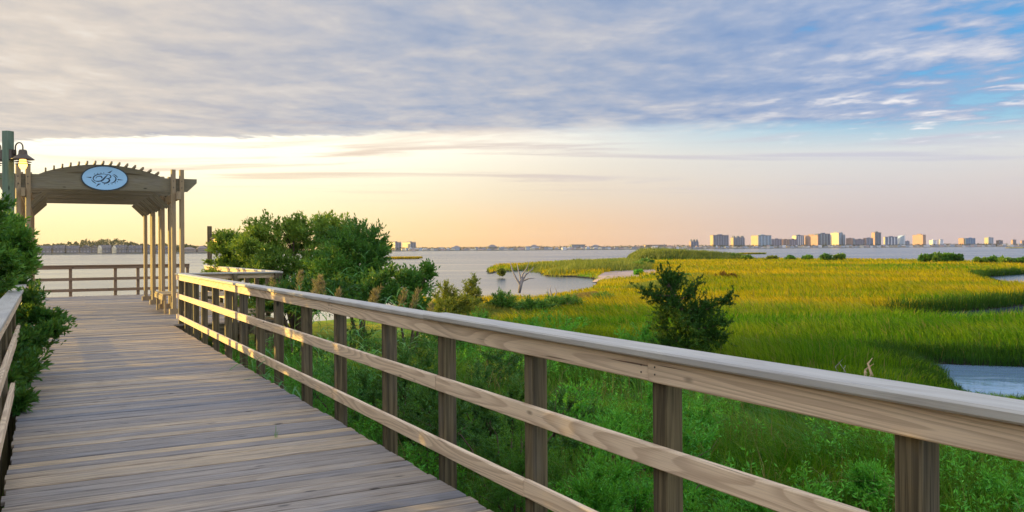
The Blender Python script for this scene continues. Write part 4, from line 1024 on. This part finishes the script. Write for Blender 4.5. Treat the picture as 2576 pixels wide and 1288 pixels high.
# reed plants with plumes
def reed(base, h, lean, label, plume=True, n=11, name='reed_plant', L=.42):
    base = np.asarray(base, float); e = empty(name, base, label, 'reed', 'plumed reeds behind the railing' if plume else None)
    ln = np.array([lean[0], lean[1], 0.0]); pt = lambda f: base + UP * h * f * (1 - .12 * f) + ln * h * f * f
    mb = MB(); mb.tube([pt(f) for f in np.linspace(0, 1, 7)], [.006 * (1 - .7 * f) for f in np.linspace(0, 1, 7)], 5); mb.build('stem', M['reed'], e)
    V = []; fl = []; sz = []
    for i in range(n):
        f = .22 + .72 * i / n; p = pt(f); a = rng.uniform(0, 6.28); d = np.array([math.cos(a), math.sin(a), 0]); sd = np.array([-d[1], d[0], 0]); l = L * rng.uniform(.7, 1.2); wd = .013 * rng.uniform(.8, 1.3)
        b0 = len(V); k = 6
        for j in range(k):
            t = j / (k - 1); q = p + d * l * t * (.75 + .25 * t) + UP * l * (.75 * t - .85 * t * t); ww = wd * (1 - t) ** .6 * (.6 + t) + .0006
            V += [q - sd * ww, q + sd * ww]
        for j in range(k - 1): fl += [b0 + 2 * j, b0 + 2 * j + 1, b0 + 2 * j + 3, b0 + 2 * j + 2]; sz.append(4)
    link_mesh('leaf', raw_mesh('leaf', np.array(V), fl, sz), M['reed'], e)
    if plume:
        m = 150; f = rng.uniform(.86, 1.06, m); c = np.array([pt(min(q, 1.05)) for q in f]); r = .045 * np.sin(np.clip((f - .84) / .23, 0, 1) * math.pi) + .008
        q = unit(rng.normal(size=(m, 3))); dr = unit(q * .7 + np.array([lean[0] * 2, lean[1] * 2, .8]))
        lf = leaves_arrays(c + q * r[:, None] * .5, dr, rng.uniform(.05, .10, m), rng.uniform(.008, .016, m))
        link_mesh('plume', leaf_mesh('plume', lf), M['plume'], e)
rp = [(712, 705, 14.8), (735, 690, 15.5), (762, 715, 14.5), (800, 700, 16), (812, 712, 14.0), (830, 702, 14.4), (852, 735, 13.5), (880, 728, 13.8), (905, 735, 13.2), (930, 742, 13.0), (985, 735, 13.5), (1005, 738, 13.0), (775, 740, 13.6), (1080, 770, 14.5)]
rl = ['tawny plumed reed just right of the platform corner', 'tall plumed reed rising before the big shrub trunk', 'short plumed reed leaning right of the platform corner', 'slender plumed reed in front of the dark shrub shade', 'reed with the fullest tan plume above the rail', 'reed right beside the fullest tan plume', 'short reed with pale drooping plume', 'pair forming left reed under the round dark shrub', 'pale plumed reed under the round dark shrub', 'leaning reed right of the pale plumed ones', 'silvery plumed reed in front of the loose open shrub', 'rightmost silvery plume before the loose open shrub', 'low reed near the sunlit end of the rail', 'thin reed standing apart where the thicket ends']
for (x, y, d), lab in zip(rp, rl):
    t = D(x, y, d); b = np.array([t[0], t[1], ZG]); h = (t[2] - ZG) * 1.1
    reed(b, h, rng.normal(size=2) * .06 + np.array([.05, 0]), lab, True, 12, L=.5)
for (x, y, d, lab) in [(905, 590, 20.5, 'green reed blade bundle overlapping the big shrub crown'), (880, 640, 19.5, 'green drooping reed in front of the round dark shrub'), (985, 690, 15.5, 'tall leafy reed left of the loose open shrub'), (1010, 720, 14.2, 'leafy reed before the right end of the thicket')]:
    t = D(x, y, d); b = np.array([t[0], t[1], ZG]); reed(b, (t[2] - ZG) * 1.05, (.06, .0), lab, False, 16, L=.75)
for (s, w, h, lx, ly, lab) in [(8.9, .25, 1.45, -.28, -.22, 'green reed leaning through the rail onto the planks'), (9.6, .3, 1.3, -.30, -.12, 'second reed bent low over the plank edge'), (8.3, .35, 1.25, -.22, -.28, 'short leafy reed poking under the lower board'), (10.6, .4, 1.5, -.1, -.2, 'upright reed behind the sunlit part of the rail')]:
    reed(B(s, w, ZG), h, (lx, ly), lab, False, 14, L=.55)
def sprout():
    p = P(694, 1100, 0); e = empty('grass_sprout', p, 'single green grass sprout growing up between the planks', 'plant')
    V = blade_arrays(np.array([p + np.array([dx, dy, -.02]) for dx, dy in ((0, 0), (.006, .002), (-.006, .003), (.003, -.004))]), np.array([.14, .10, .09, .07]), np.full(4, .009), np.array([[.1, 0], [.6, .1], [-.6, 0], [.2, -.5]]), np.array([.1, .4, .4, .5]))
    link_mesh('blade', blade_mesh('blade', V), M['bright'], e)
sprout()

# ------------------------------------------------------------------ far shore
def shore_d(x): return float(np.interp(x, [-1500, 0, 520, 1000, 1500, 2000, 2576, 4200], [600, 760, 860, 1350, 1450, 1900, 2250, 2500]))
def ray(x, d): u = (x - 1288) / F; return np.array([u * d, d])
def far_land():
    xs = np.linspace(-1500, 4200, 140); V = []; f = []
    for x in xs:
        d = shore_d(x) * (1 + .006 * math.sin(x * .05) + .004 * math.sin(x * .13))
        for dd, z in ((d - 3, ZW - .5), (d, -.55), (d + 25, .25), (d + 120, .6), (3600, .8)):
            q = ray(x, dd); V.append((q[0], q[1], z))
    for i in range(len(xs) - 1):
        for j in range(4): f += [i * 5 + j, (i + 1) * 5 + j, (i + 1) * 5 + j + 1, i * 5 + j + 1]
    m, g, bs = new_mat('far_shore_ground')
    n = g.noise(g.new('ShaderNodeNewGeometry').outputs['Position'], .05, 4, .6)
    g.set(bs.inputs['Base Color'], g.ramp(n, [(.35, (.045, .06, .03)), (.65, (.14, .12, .09))])); bs.inputs['Roughness'].default_value = .95
    o = link_mesh('far_shore', raw_mesh('far_shore', V, f, np.full(len(f) // 4, 4), smooth=True), m); tag(o, 'low built up shore across the bay', 'shore', kind='structure')
far_land()

def facade_mat(name, win, fx=3.4, fz=3.0, amount=.75, glass=(.05, .07, .10)):
    m, g, bs = new_mat(name)
    oi = g.new('ShaderNodeObjectInfo'); tc = g.new('ShaderNodeTexCoord').outputs['Object']
    x, y, z = g.sep(tc); nx, ny, nz = g.sep(g.new('ShaderNodeTexCoord').outputs['Normal'])
    h = g.m('ADD', g.m('MULTIPLY', x, g.m('ABSOLUTE', ny)), g.m('MULTIPLY', y, g.m('ABSOLUTE', nx)))
    a = g.m('FRACT', g.m('DIVIDE', g.m('ADD', h, 500.0), fx)); b = g.m('FRACT', g.m('DIVIDE', z, fz))
    wn = g.m('MULTIPLY', g.m('MULTIPLY', g.m('GREATER_THAN', a, .22), g.m('LESS_THAN', a, .80)), g.m('MULTIPLY', g.m('GREATER_THAN', b, .30), g.m('LESS_THAN', b, .78)))
    wn = g.m('MULTIPLY', g.m('MULTIPLY', wn, amount), g.m('LESS_THAN', g.m('ABSOLUTE', nz), .5))
    n = g.noise(tc, .15, 3, .6)
    base = g.mix(g.lin(n, .3, .7, 0, .25), oi.outputs['Color'], g.mix(.5, oi.outputs['Color'], (.1, .1, .1)))
    g.set(bs.inputs['Base Color'], g.mix(wn, base, win if win else glass))
    g.set(bs.inputs['Roughness'], g.lin(wn, 0, 1, .8, .35))
    return m
M['tower'] = facade_mat('tower_facade', (.06, .085, .13))
M['blank'] = facade_mat('blank_facade', None, 3.4, 3.0, .30, (.12, .11, .10))
M['house'] = facade_mat('house_wall', (.10, .12, .15), 2.6, 2.9, .55)
M['whitewin'] = facade_mat('townhouse_wall', (.45, .45, .44), 3.0, 2.9, .5)
mr, gr, br = new_mat('roof_shingle'); gr.set(br.inputs['Base Color'], gr.new('ShaderNodeObjectInfo').outputs['Color']); br.inputs['Roughness'].default_value = .85; M['roof'] = mr
def lbox(mb, x0, x1, y0, y1, z0, z1):
    v = [(x0, y0, z0), (x1, y0, z0), (x1, y1, z0), (x0, y1, z0), (x0, y0, z1), (x1, y0, z1), (x1, y1, z1), (x0, y1, z1)]; b = mb.n
    mb.V += [np.array(p, float) for p in v]; mb.n += 8
    for f in ((0, 1, 5, 4), (1, 2, 6, 5), (2, 3, 7, 6), (3, 0, 4, 7), (4, 5, 6, 7), (3, 2, 1, 0)): mb.face([b + i for i in f], [(0, 0)] * 4)
def lpart(name, mb, mat, parent, color):
    flat = [i for f in mb.F for i in f]
    o = bpy.data.objects.new(name, raw_mesh(name, np.array(mb.V), flat, [len(f) for f in mb.F])); o.data.materials.append(M[mat]); col.objects.link(o)
    o.parent = parent; o.color = (*color, 1); return o
def tower(x0, xs, x1, ytop, c_front, c_side, label, dd=120, stripe=None, ns=4, roof=.10, front='tower', side='blank', style=None, gr=25, group='high rise buildings across the bay', zb=None):
    """x0..xs lit side wall, xs..x1 front, in photo columns; both walls show, sunlight and shade put into their colours"""
    xc = xs; d = shore_d((x0 + x1) / 2) + dd; k = d / F
    wf, wside = max(x1 - xs, 1) * k, max(xs - x0, .6) * k
    al = math.atan((xc - 1288) / F); th = R(gr)
    Wf, Ws = wf / math.cos(th), wside / math.sin(th)
    q = ray(xs, d); zt = EYE + (YH(xs) - ytop) * k
    e = empty('tower_block' if zt > 22 else 'apartment_block', (q[0], q[1], 0), label, 'building', group)
    e.rotation_euler = (0, 0, -al + th)      # local +x runs along the front, +y away from the viewer
    H = zt
    mb = MB(); lbox(mb, 0, Wf, .6, Ws, -1, H)
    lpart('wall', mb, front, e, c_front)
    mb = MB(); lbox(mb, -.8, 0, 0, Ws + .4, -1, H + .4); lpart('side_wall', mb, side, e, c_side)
    if ns:
        for i in range(ns + 1):
            xx = Wf * i / ns; ww = Wf / ns * .16
            mb = MB(); lbox(mb, max(0.02, xx - ww), min(Wf, xx + ww), -.6, .6, -1, H - .5); lpart('balcony_pier', mb, 'blank', e, stripe or tuple(min(1, c * 1.5) for c in c_front))
    if style == 'gables':
        for i in range(3):
            mb = MB(); x = Wf * (.12 + .38 * i); w = Wf * .09; b = mb.n
            mb.V += [np.array(v, float) for v in ((x - w, .5, H), (x + w, .5, H), (x, .5, H + 5), (x - w, Ws, H), (x + w, Ws, H), (x, Ws, H + 5))]; mb.n += 6
            for f in ((0, 1, 2), (5, 4, 3), (1, 4, 5, 2), (0, 2, 5, 3)): mb.face([b + j for j in f], [(0, 0)] * len(f))
            lpart('gable', mb, 'roof', e, tuple(c * .8 for c in c_front))
    elif style == 'sail':
        pass
    elif roof:
        mb = MB(); lbox(mb, Wf * .35, Wf * .65, Ws * .3, Ws * .7, H, H + max(2.2, H * roof)); lpart('roof_house', mb, 'blank', e, tuple(min(1, c * 1.2) for c in c_front))
        mb = MB(); lbox(mb, -.9, Wf + .3, -.7, Ws + .5, H + .4, H + 1.1); lpart('parapet', mb, 'blank', e, tuple(c * .75 for c in c_front))
    return e
Z4 = lambda x: 1744.1 + x * .16145
Y4 = lambda y: 570.2 + y * .16145
Z5 = lambda x: 2146.6 + x * .16666
Y5 = lambda y: 570.2 + y * .16666
Z6 = lambda x: 965.9 + x * .30728
gb, bb, tn, pk, cr, wh, br_, tl = (.16, .18, .23), (.10, .16, .27), (.62, .42, .24), (.56, .33, .24), (.78, .64, .40), (.74, .74, .74), (.30, .19, .15), (.24, .32, .38)  # warm sunlit end walls and bluish shaded fronts, light put into wall colours
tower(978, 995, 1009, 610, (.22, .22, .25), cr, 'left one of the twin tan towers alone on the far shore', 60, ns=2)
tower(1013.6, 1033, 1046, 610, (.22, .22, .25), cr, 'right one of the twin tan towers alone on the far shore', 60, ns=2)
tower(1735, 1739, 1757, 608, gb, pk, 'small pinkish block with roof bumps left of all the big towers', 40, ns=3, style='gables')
tower(Z4(270), Z4(315), Z4(545), Y4(137), gb, tn, 'broad grey slab with a sunlit orange end wall, first of the big towers', 90, ns=6)
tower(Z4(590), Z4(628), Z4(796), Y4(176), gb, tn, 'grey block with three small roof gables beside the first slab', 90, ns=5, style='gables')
tower(Z4(908), Z4(1015), Z4(1208), Y4(140), tl, tn, 'slab with a wide blank sunlit tan end wall and teal grey balconies', 100, ns=4)
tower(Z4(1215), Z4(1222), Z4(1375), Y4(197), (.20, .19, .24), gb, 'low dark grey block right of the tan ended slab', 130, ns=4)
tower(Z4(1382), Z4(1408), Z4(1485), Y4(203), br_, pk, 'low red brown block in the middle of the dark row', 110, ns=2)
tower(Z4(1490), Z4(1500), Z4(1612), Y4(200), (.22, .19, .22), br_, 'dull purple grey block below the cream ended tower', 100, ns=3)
tower(Z4(1550), Z4(1606), Z4(1722), Y4(142), bb, cr, 'blue balconied tower with a sunlit cream end wall', 170, ns=4, stripe=wh)
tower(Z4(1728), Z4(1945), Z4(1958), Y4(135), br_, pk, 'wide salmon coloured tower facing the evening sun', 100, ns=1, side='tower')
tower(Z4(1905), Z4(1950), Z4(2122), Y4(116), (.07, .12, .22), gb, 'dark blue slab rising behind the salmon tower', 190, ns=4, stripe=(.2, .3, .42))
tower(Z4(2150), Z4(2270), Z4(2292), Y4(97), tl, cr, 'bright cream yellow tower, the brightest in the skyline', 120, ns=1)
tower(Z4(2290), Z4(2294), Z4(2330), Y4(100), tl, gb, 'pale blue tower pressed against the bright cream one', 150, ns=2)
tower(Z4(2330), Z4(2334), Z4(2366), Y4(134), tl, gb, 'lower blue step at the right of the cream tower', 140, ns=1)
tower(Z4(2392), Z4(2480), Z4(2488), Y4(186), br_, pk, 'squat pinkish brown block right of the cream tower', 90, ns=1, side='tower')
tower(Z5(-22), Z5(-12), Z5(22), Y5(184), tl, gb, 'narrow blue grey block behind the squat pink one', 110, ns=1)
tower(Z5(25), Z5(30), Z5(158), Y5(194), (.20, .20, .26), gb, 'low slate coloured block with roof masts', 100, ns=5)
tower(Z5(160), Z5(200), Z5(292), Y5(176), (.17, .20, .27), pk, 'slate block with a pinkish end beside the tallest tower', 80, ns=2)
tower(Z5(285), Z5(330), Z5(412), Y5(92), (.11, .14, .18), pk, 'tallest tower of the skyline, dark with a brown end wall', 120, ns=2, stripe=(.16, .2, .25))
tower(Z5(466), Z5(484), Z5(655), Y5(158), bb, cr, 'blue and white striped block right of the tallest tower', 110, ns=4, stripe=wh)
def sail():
    d = shore_d(2268) + 100; k = d / F; q = ray(Z5(660), d); e = empty('tower_block', (q[0], q[1], 0), 'white sail shaped building with a slanting roofline', 'building', 'high rise buildings across the bay')
    H = (YH(2268) - Y5(132)) * k + EYE; W = (Z5(786) - Z5(660)) * k
    mb = MB(); pr = [(0, -1), (W, -1), (W, H), (W * .82, H), (W * .45, H * .86), (W * .12, H * .72), (0, H * .5)]
    b = mb.n; mb.V += [np.array((x, 0, z), float) for x, z in pr] + [np.array((x, 22, z), float) for x, z in pr]; mb.n += 14
    mb.face([b + i for i in range(7)], [(0, 0)] * 7); mb.face([b + 7 + i for i in reversed(range(7))], [(0, 0)] * 7)
    for i in range(7): j = (i + 1) % 7; mb.face([b + j, b + i, b + 7 + i, b + 7 + j], [(0, 0)] * 4)
    lpart('wall', mb, 'tower', e, (.45, .55, .60))
    mb = MB(); b = mb.n; pr = [(W * .02, 0), (W * .02, H * .5), (W * .12, H * .72), (W * .42, H * .84), (W * .40, H * .6), (W * .2, H * .2), (W * .12, 0)]
    mb.V += [np.array((x, -.8, z), float) for x, z in pr] + [np.array((x, -.05, z), float) for x, z in pr]; mb.n += 14
    mb.face([b + i for i in range(7)], [(0, 0)] * 7)
    for i in range(7): j = (i + 1) % 7; mb.face([b + j, b + i, b + 7 + i, b + 7 + j], [(0, 0)] * 4)
    lpart('slanted_wall', mb, 'blank', e, (.85, .80, .66))  # diagonal sunlit part, the sunlight put into its pale colour
    mb = MB(); lbox(mb, W * .86, W * 1.0, -1.0, -.05, 0, H + 3); lpart('stair_tower', mb, 'blank', e, wh)
    e.rotation_euler = (0, 0, R(4))
sail()
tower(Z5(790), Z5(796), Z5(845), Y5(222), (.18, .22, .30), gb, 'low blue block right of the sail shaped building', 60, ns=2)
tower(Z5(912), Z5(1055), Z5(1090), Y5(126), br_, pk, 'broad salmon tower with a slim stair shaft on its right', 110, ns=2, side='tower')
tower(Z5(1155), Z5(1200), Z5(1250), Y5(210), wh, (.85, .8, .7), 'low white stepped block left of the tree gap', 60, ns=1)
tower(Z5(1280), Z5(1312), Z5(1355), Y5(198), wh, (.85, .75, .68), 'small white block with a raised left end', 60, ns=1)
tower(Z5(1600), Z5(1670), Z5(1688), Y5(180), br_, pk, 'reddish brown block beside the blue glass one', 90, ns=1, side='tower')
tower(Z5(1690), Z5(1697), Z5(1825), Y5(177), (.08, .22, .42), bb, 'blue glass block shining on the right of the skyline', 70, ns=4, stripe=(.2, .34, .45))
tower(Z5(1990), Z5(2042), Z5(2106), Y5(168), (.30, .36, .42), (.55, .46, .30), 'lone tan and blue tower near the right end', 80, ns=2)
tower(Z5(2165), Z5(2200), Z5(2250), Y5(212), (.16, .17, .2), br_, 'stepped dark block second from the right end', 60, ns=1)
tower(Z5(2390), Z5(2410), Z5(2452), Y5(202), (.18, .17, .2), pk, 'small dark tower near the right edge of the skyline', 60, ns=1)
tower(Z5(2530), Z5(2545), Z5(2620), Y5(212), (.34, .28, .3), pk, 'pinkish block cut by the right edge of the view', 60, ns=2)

# houses along the far shore
def house(x, wpx, hpx, wallc, roofc, label, group, dd=12, kind='gable', wmat='house', turn=None):
    d = shore_d(x) + dd; k = d / F; q = ray(x, d); W = wpx * k; Ht = hpx * k
    e = empty('house', (q[0], q[1], .1), label, 'house', group)
    e.rotation_euler = (0, 0, -math.atan((x - 1288) / F) + R(turn if turn is not None else rng.uniform(-8, 30)))
    Dp = W * .8; hw = Ht * (.58 if kind != 'flat' else .9); ov = W * .04
    mb = MB(); lbox(mb, -W / 2, W / 2, 0, Dp, -.9, hw); lpart('wall', mb, wmat, e, wallc)
    mb = MB(); b = 0
    if kind == 'gable':      # ridge along the front
        v = [(-W/2-ov, -ov, hw), (W/2+ov, -ov, hw), (W/2+ov, Dp+ov, hw), (-W/2-ov, Dp+ov, hw), (-W/2-ov, Dp/2, Ht), (W/2+ov, Dp/2, Ht)]; fs = ((0, 1, 5, 4), (2, 3, 4, 5), (1, 2, 5), (3, 0, 4), (3, 2, 1, 0))
    elif kind == 'front':    # gable end towards the water
        v = [(-W/2-ov, -ov, hw), (W/2+ov, -ov, hw), (W/2+ov, Dp+ov, hw), (-W/2-ov, Dp+ov, hw), (0, -ov, Ht), (0, Dp+ov, Ht)]; fs = ((0, 1, 4), (1, 2, 5, 4), (2, 3, 5), (3, 0, 4, 5), (3, 2, 1, 0))
    elif kind == 'hip':
        v = [(-W/2-ov, -ov, hw), (W/2+ov, -ov, hw), (W/2+ov, Dp+ov, hw), (-W/2-ov, Dp+ov, hw), (-W/6, Dp/2, Ht), (W/6, Dp/2, Ht)]; fs = ((0, 1, 5, 4), (2, 3, 4, 5), (1, 2, 5), (3, 0, 4), (3, 2, 1, 0))
    else:
        v = [(-W/2-ov, -ov, hw), (W/2+ov, -ov, hw), (W/2+ov, Dp+ov, hw), (-W/2-ov, Dp+ov, hw), (-W/2-ov, -ov, Ht), (W/2+ov, -ov, Ht), (W/2+ov, Dp+ov, Ht), (-W/2-ov, Dp+ov, Ht)]; fs = ((0, 1, 5, 4), (1, 2, 6, 5), (2, 3, 7, 6), (3, 0, 4, 7), (4, 5, 6, 7), (3, 2, 1, 0))
    mb.V += [np.array(p, float) for p in v]; mb.n += len(v)
    for f in fs: mb.face(list(f), [(0, 0)] * len(f))
    lpart('roof', mb, 'roof', e, roofc)
    return e, W, Ht, Dp, hw
gr_t = 'waterfront townhouses behind the pergola'
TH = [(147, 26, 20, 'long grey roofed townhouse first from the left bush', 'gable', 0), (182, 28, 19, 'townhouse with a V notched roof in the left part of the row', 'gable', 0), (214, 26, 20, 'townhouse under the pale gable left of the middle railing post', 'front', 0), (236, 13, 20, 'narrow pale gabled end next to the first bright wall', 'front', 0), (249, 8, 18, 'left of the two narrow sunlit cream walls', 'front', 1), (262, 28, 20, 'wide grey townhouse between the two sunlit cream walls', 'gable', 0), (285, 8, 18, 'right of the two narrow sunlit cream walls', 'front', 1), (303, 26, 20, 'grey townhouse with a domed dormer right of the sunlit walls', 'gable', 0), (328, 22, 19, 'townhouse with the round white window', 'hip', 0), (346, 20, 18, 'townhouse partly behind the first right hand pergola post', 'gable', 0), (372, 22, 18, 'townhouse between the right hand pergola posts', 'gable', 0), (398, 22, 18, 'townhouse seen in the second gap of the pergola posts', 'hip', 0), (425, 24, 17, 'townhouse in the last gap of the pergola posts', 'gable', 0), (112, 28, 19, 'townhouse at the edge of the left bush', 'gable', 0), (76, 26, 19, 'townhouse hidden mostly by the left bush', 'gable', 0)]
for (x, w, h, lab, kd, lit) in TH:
    e, W, Ht, Dp, hw = house(x, w, h, (.80, .66, .40) if lit else (.17, .16, .16), (.70, .58, .38) if lit else (.11, .10, .10), lab, gr_t, 15 - 6 * lit, kd, 'blank' if lit else 'whitewin', -10 if not lit else -38)  # lit ones: sunlight put into the wall and roof colour
    if not lit:
        for i in range(2 if w > 20 else 1):     # dormers
            mb = MB(); cx = W * (-.22 + .44 * i) if w > 20 else 0; ww = W * .07
            lbox(mb, cx - ww, cx + ww, Dp * .1, Dp * .4, hw, hw + Ht * .24); lpart('dormer', mb, 'whitewin', e, (.24, .24, .24))
for (x, w, h, lab) in [(478, 30, 13, 'tan low building right of the pergola on the left shore'), (510, 24, 16, 'brownish building with a roof box left of the short lamp post'), (545, 26, 12, 'low house right behind the short lamp post'), (585, 26, 12, 'low house hidden by the small sunlit shrub')]:
    house(x, w, h, (.34, .27, .21), (.22, .17, .15), lab, gr_t, 20, 'hip', 'house', 10)
regs = [(1012, 1052, 'below the twin tan towers'), (1055, 1175, 'right of the twin tan towers'), (1175, 1290, 'on the far shore left of the dead tree'), (1290, 1420, 'straight above the dead tree'), (1420, 1575, 'just left of the reed stand'), (1575, 1735, 'above the reed stand'),
        (1744, 1850, 'under the broad grey slab'), (1850, 1935, 'below the tan ended slab'), (1935, 2025, 'below the dark low row'), (2025, 2090, 'below the salmon tower'), (2090, 2150, 'below the cream yellow tower'), (2150, 2230, 'below the tallest tower'), (2230, 2300, 'below the sail shaped building'), (2300, 2380, 'right of the broad salmon tower'), (2380, 2460, 'near the blue glass block'), (2460, 2590, 'near the right end of the skyline')]
cols_ = {'white': (.82, .80, .77), 'cream': (.80, .70, .52), 'grey': (.36, .37, .40), 'pale blue': (.44, .52, .60), 'tan': (.52, .40, .28), 'pink': (.66, .48, .42)}
kinds_ = {'gabled': 'front', 'hip roofed': 'hip', 'long roofed': 'gable', 'flat roofed': 'flat'}
roofs_ = [(.16, .15, .16), (.24, .20, .18), (.20, .22, .25), (.34, .22, .18), (.42, .40, .38)]
for ri, (a, b, where) in enumerate(regs):
    combos = [(c, k) for c in cols_ for k in kinds_]; random.shuffle(combos)
    x = a + 3; i = 0
    while x < b and i < len(combos):
        c, k = combos[i]; i += 1
        w = random.uniform(6.5, 12) if ri < 6 else random.uniform(5, 10)
        h = random.uniform(4.5, 8.0) if ri < 6 else random.uniform(4, 7)
        if k == 'flat roofed': h *= .8
        house(x, w, h, cols_[c], random.choice(roofs_), f'tiny {c} {k} house {where}', 'houses along the far shore', random.uniform(6, 40), kinds_[k])
        x += w * random.uniform(.75, 1.35)
for (x, w, h, c, lab) in [(1240, 22, 13, 'grey', 'larger grey hip roofed building rising above the middle houses'), (1345, 20, 12, 'pale blue', 'larger pale blue building above the houses near the dead tree'), (1455, 34, 12, 'grey', 'long grey building above the houses left of the reed stand'), (1650, 50, 10, 'pink', 'long low reddish building above the reed stand'), (1150, 18, 11, 'grey', 'square grey house taller than the ones around it'), (1500, 22, 11, 'white', 'white hotel like house left of the reed stand')]:
    house(x, w, h, cols_[c], (.22, .19, .18), lab, 'houses along the far shore', 60, 'flat' if 'long' in lab else 'hip', 'house', 12)

# trees of the far shore: a wood that reads as one mass
def treeline(name, xs, tops, dd, thick, leaf, label, mat, n):
    x = rng.uniform(xs[0], xs[-1], n); top = np.interp(x, xs, tops) * (1 + .45 * (fbm(x * .12, x * 0, 3) - .5) + .35 * (fbm(x * .45, x * 0 + 5, 6) - .5))
    d = np.array([shore_d(t) for t in x]) + dd + rng.uniform(0, thick, n); k = d / F
    z = rng.uniform(0, 1, n) ** .8 * top * k
    u = (x - 1288) / F; base = np.stack([u * d, d, z], 1); dr = unit(rng.normal(size=(n, 3)) + np.array([0, -.3, .5]))
    L = leaf * k * rng.uniform(.6, 1.3, n)
    o = link_mesh(name, leaf_mesh(name, leaves_arrays(base, dr, L, L * .7)), M[mat]); tag(o, label, 'wood', kind='stuff')
M['fartree'] = leaf_mat('far_tree_leaf', [(.018, .030, .014), (.035, .05, .02), (.045, .06, .022)], .08, .1, .6, .03)
treeline('far_woods', [-300, 60, 130, 180, 230, 262, 290, 330, 360, 420, 480, 520, 600, 700], [18, 19, 20, 24, 30, 33, 31, 25, 20, 19, 17, 13, 12, 10], 45, 60, 3.6, 'dark wooded ridge behind the townhouses seen through the pergola', 'fartree', 30000)
treeline('far_woods', [950, 1050, 1200, 1400, 1600, 1760, 1900, 2100, 2300, 2420, 2600, 3300], [5, 6.5, 7, 7.5, 7.5, 8, 6.5, 6, 6, 6.5, 5.5, 5], 30, 60, 2.2, 'dark trees among the houses of the far shore', 'fartree', 26000)

# marsh islets out in the bay
def islet(x0, x1, y, h, label):
    pts = []; c = P((x0 + x1) / 2, y, ZW); k = c[1] / F; rx = (x1 - x0) / 2 * k; ry = max(5, rx * .35)
    a = np.linspace(0, 2 * np.pi, 30, endpoint=False); r = 1 + .12 * np.sin(3 * a + x0)
    V = [(c[0], c[1], ZW + .5)] + [(c[0] + rx * .8 * rr * math.cos(t), c[1] + ry * .8 * rr * math.sin(t), ZW + .4) for t, rr in zip(a, r)] + [(c[0] + rx * rr * math.cos(t), c[1] + ry * rr * math.sin(t), ZW - .3) for t, rr in zip(a, r)]
    f = []; sz = []
    for i in range(30):
        j = (i + 1) % 30; f += [0, 1 + i, 1 + j]; sz.append(3); f += [1 + i, 31 + i, 31 + j, 1 + j]; sz.append(4)
    o = link_mesh('island', raw_mesh('island', V, f, sz), M['ground']); tag(o, label, 'island', kind='structure')
    n = 5000; t = rng.uniform(0, 6.283, n); q = rng.uniform(0, 1, n) ** .5 * .97
    pos = np.stack([c[0] + rx * q * np.cos(t), c[1] + ry * q * np.sin(t), np.full(n, ZW + .15)], 1)
    Vb = blade_arrays(pos, h * k * rng.uniform(.75, 1.15, n), np.full(n, 1.1 * k), rng.normal(size=(n, 2)), rng.uniform(.1, .6, n))
    g_ = link_mesh('islet_grass', blade_mesh('islet_grass', Vb), M['marsh']); tag(g_, 'grass on the ' + label, 'grass', kind='stuff')
islet(972, 1064, 651.5, 5.5, 'flat green islet right of the thicket')
islet(1858, 1928, 639.5, 3.6, 'flat green islet right of the reed stand')
islet(2528, 2640, 624.5, 2.2, 'flat green islet near the right edge')

# ------------------------------------------------------------------ haze over the bay
def haze():
    mb = MB(); lbox(mb, -3800, 3800, -3800, 3800, -4.5, 70.0)
    m = bpy.data.materials.new('haze'); m.use_nodes = True; nt = m.node_tree; nt.nodes.clear()
    v = nt.nodes.new('ShaderNodeVolumePrincipled'); v.inputs['Color'].default_value = (.93, .92, .94, 1); v.inputs['Density'].default_value = HAZE; v.inputs['Anisotropy'].default_value = .35
    out = nt.nodes.new('ShaderNodeOutputMaterial'); nt.links.new(v.outputs[0], out.inputs['Volume'])
    flat = [i for f in mb.F for i in f]
    o = bpy.data.objects.new('haze', raw_mesh('haze', np.array(mb.V), flat, [len(f) for f in mb.F])); o.data.materials.append(m); col.objects.link(o)
    tag(o, 'thin evening haze over the bay', 'haze', kind='stuff')
HAZE = 6e-5
haze()

# ------------------------------------------------------------------ camera and render
cam = bpy.data.cameras.new('camera'); cam.sensor_width = 36; cam.lens = 36 * F / 2576; cam.clip_start = .05; cam.clip_end = 20000
cam.shift_y = -18 / 2576
co = bpy.data.objects.new('camera', cam); col.objects.link(co)
co.matrix_world = Matrix.Translation((0, 0, EYE)) @ Matrix.Rotation(R(90), 4, 'X') @ Matrix.Rotation(-PHI, 4, 'Z')
sc.camera = co
sc.render.engine = 'CYCLES'
sc.cycles.max_bounces = 6; sc.cycles.diffuse_bounces = 3; sc.cycles.glossy_bounces = 3; sc.cycles.transmission_bounces = 3
sc.cycles.use_denoising = True
vs = sc.view_settings; vs.view_transform = 'Standard'; vs.look = 'None'; vs.gamma = 1; vs.exposure = EXPO
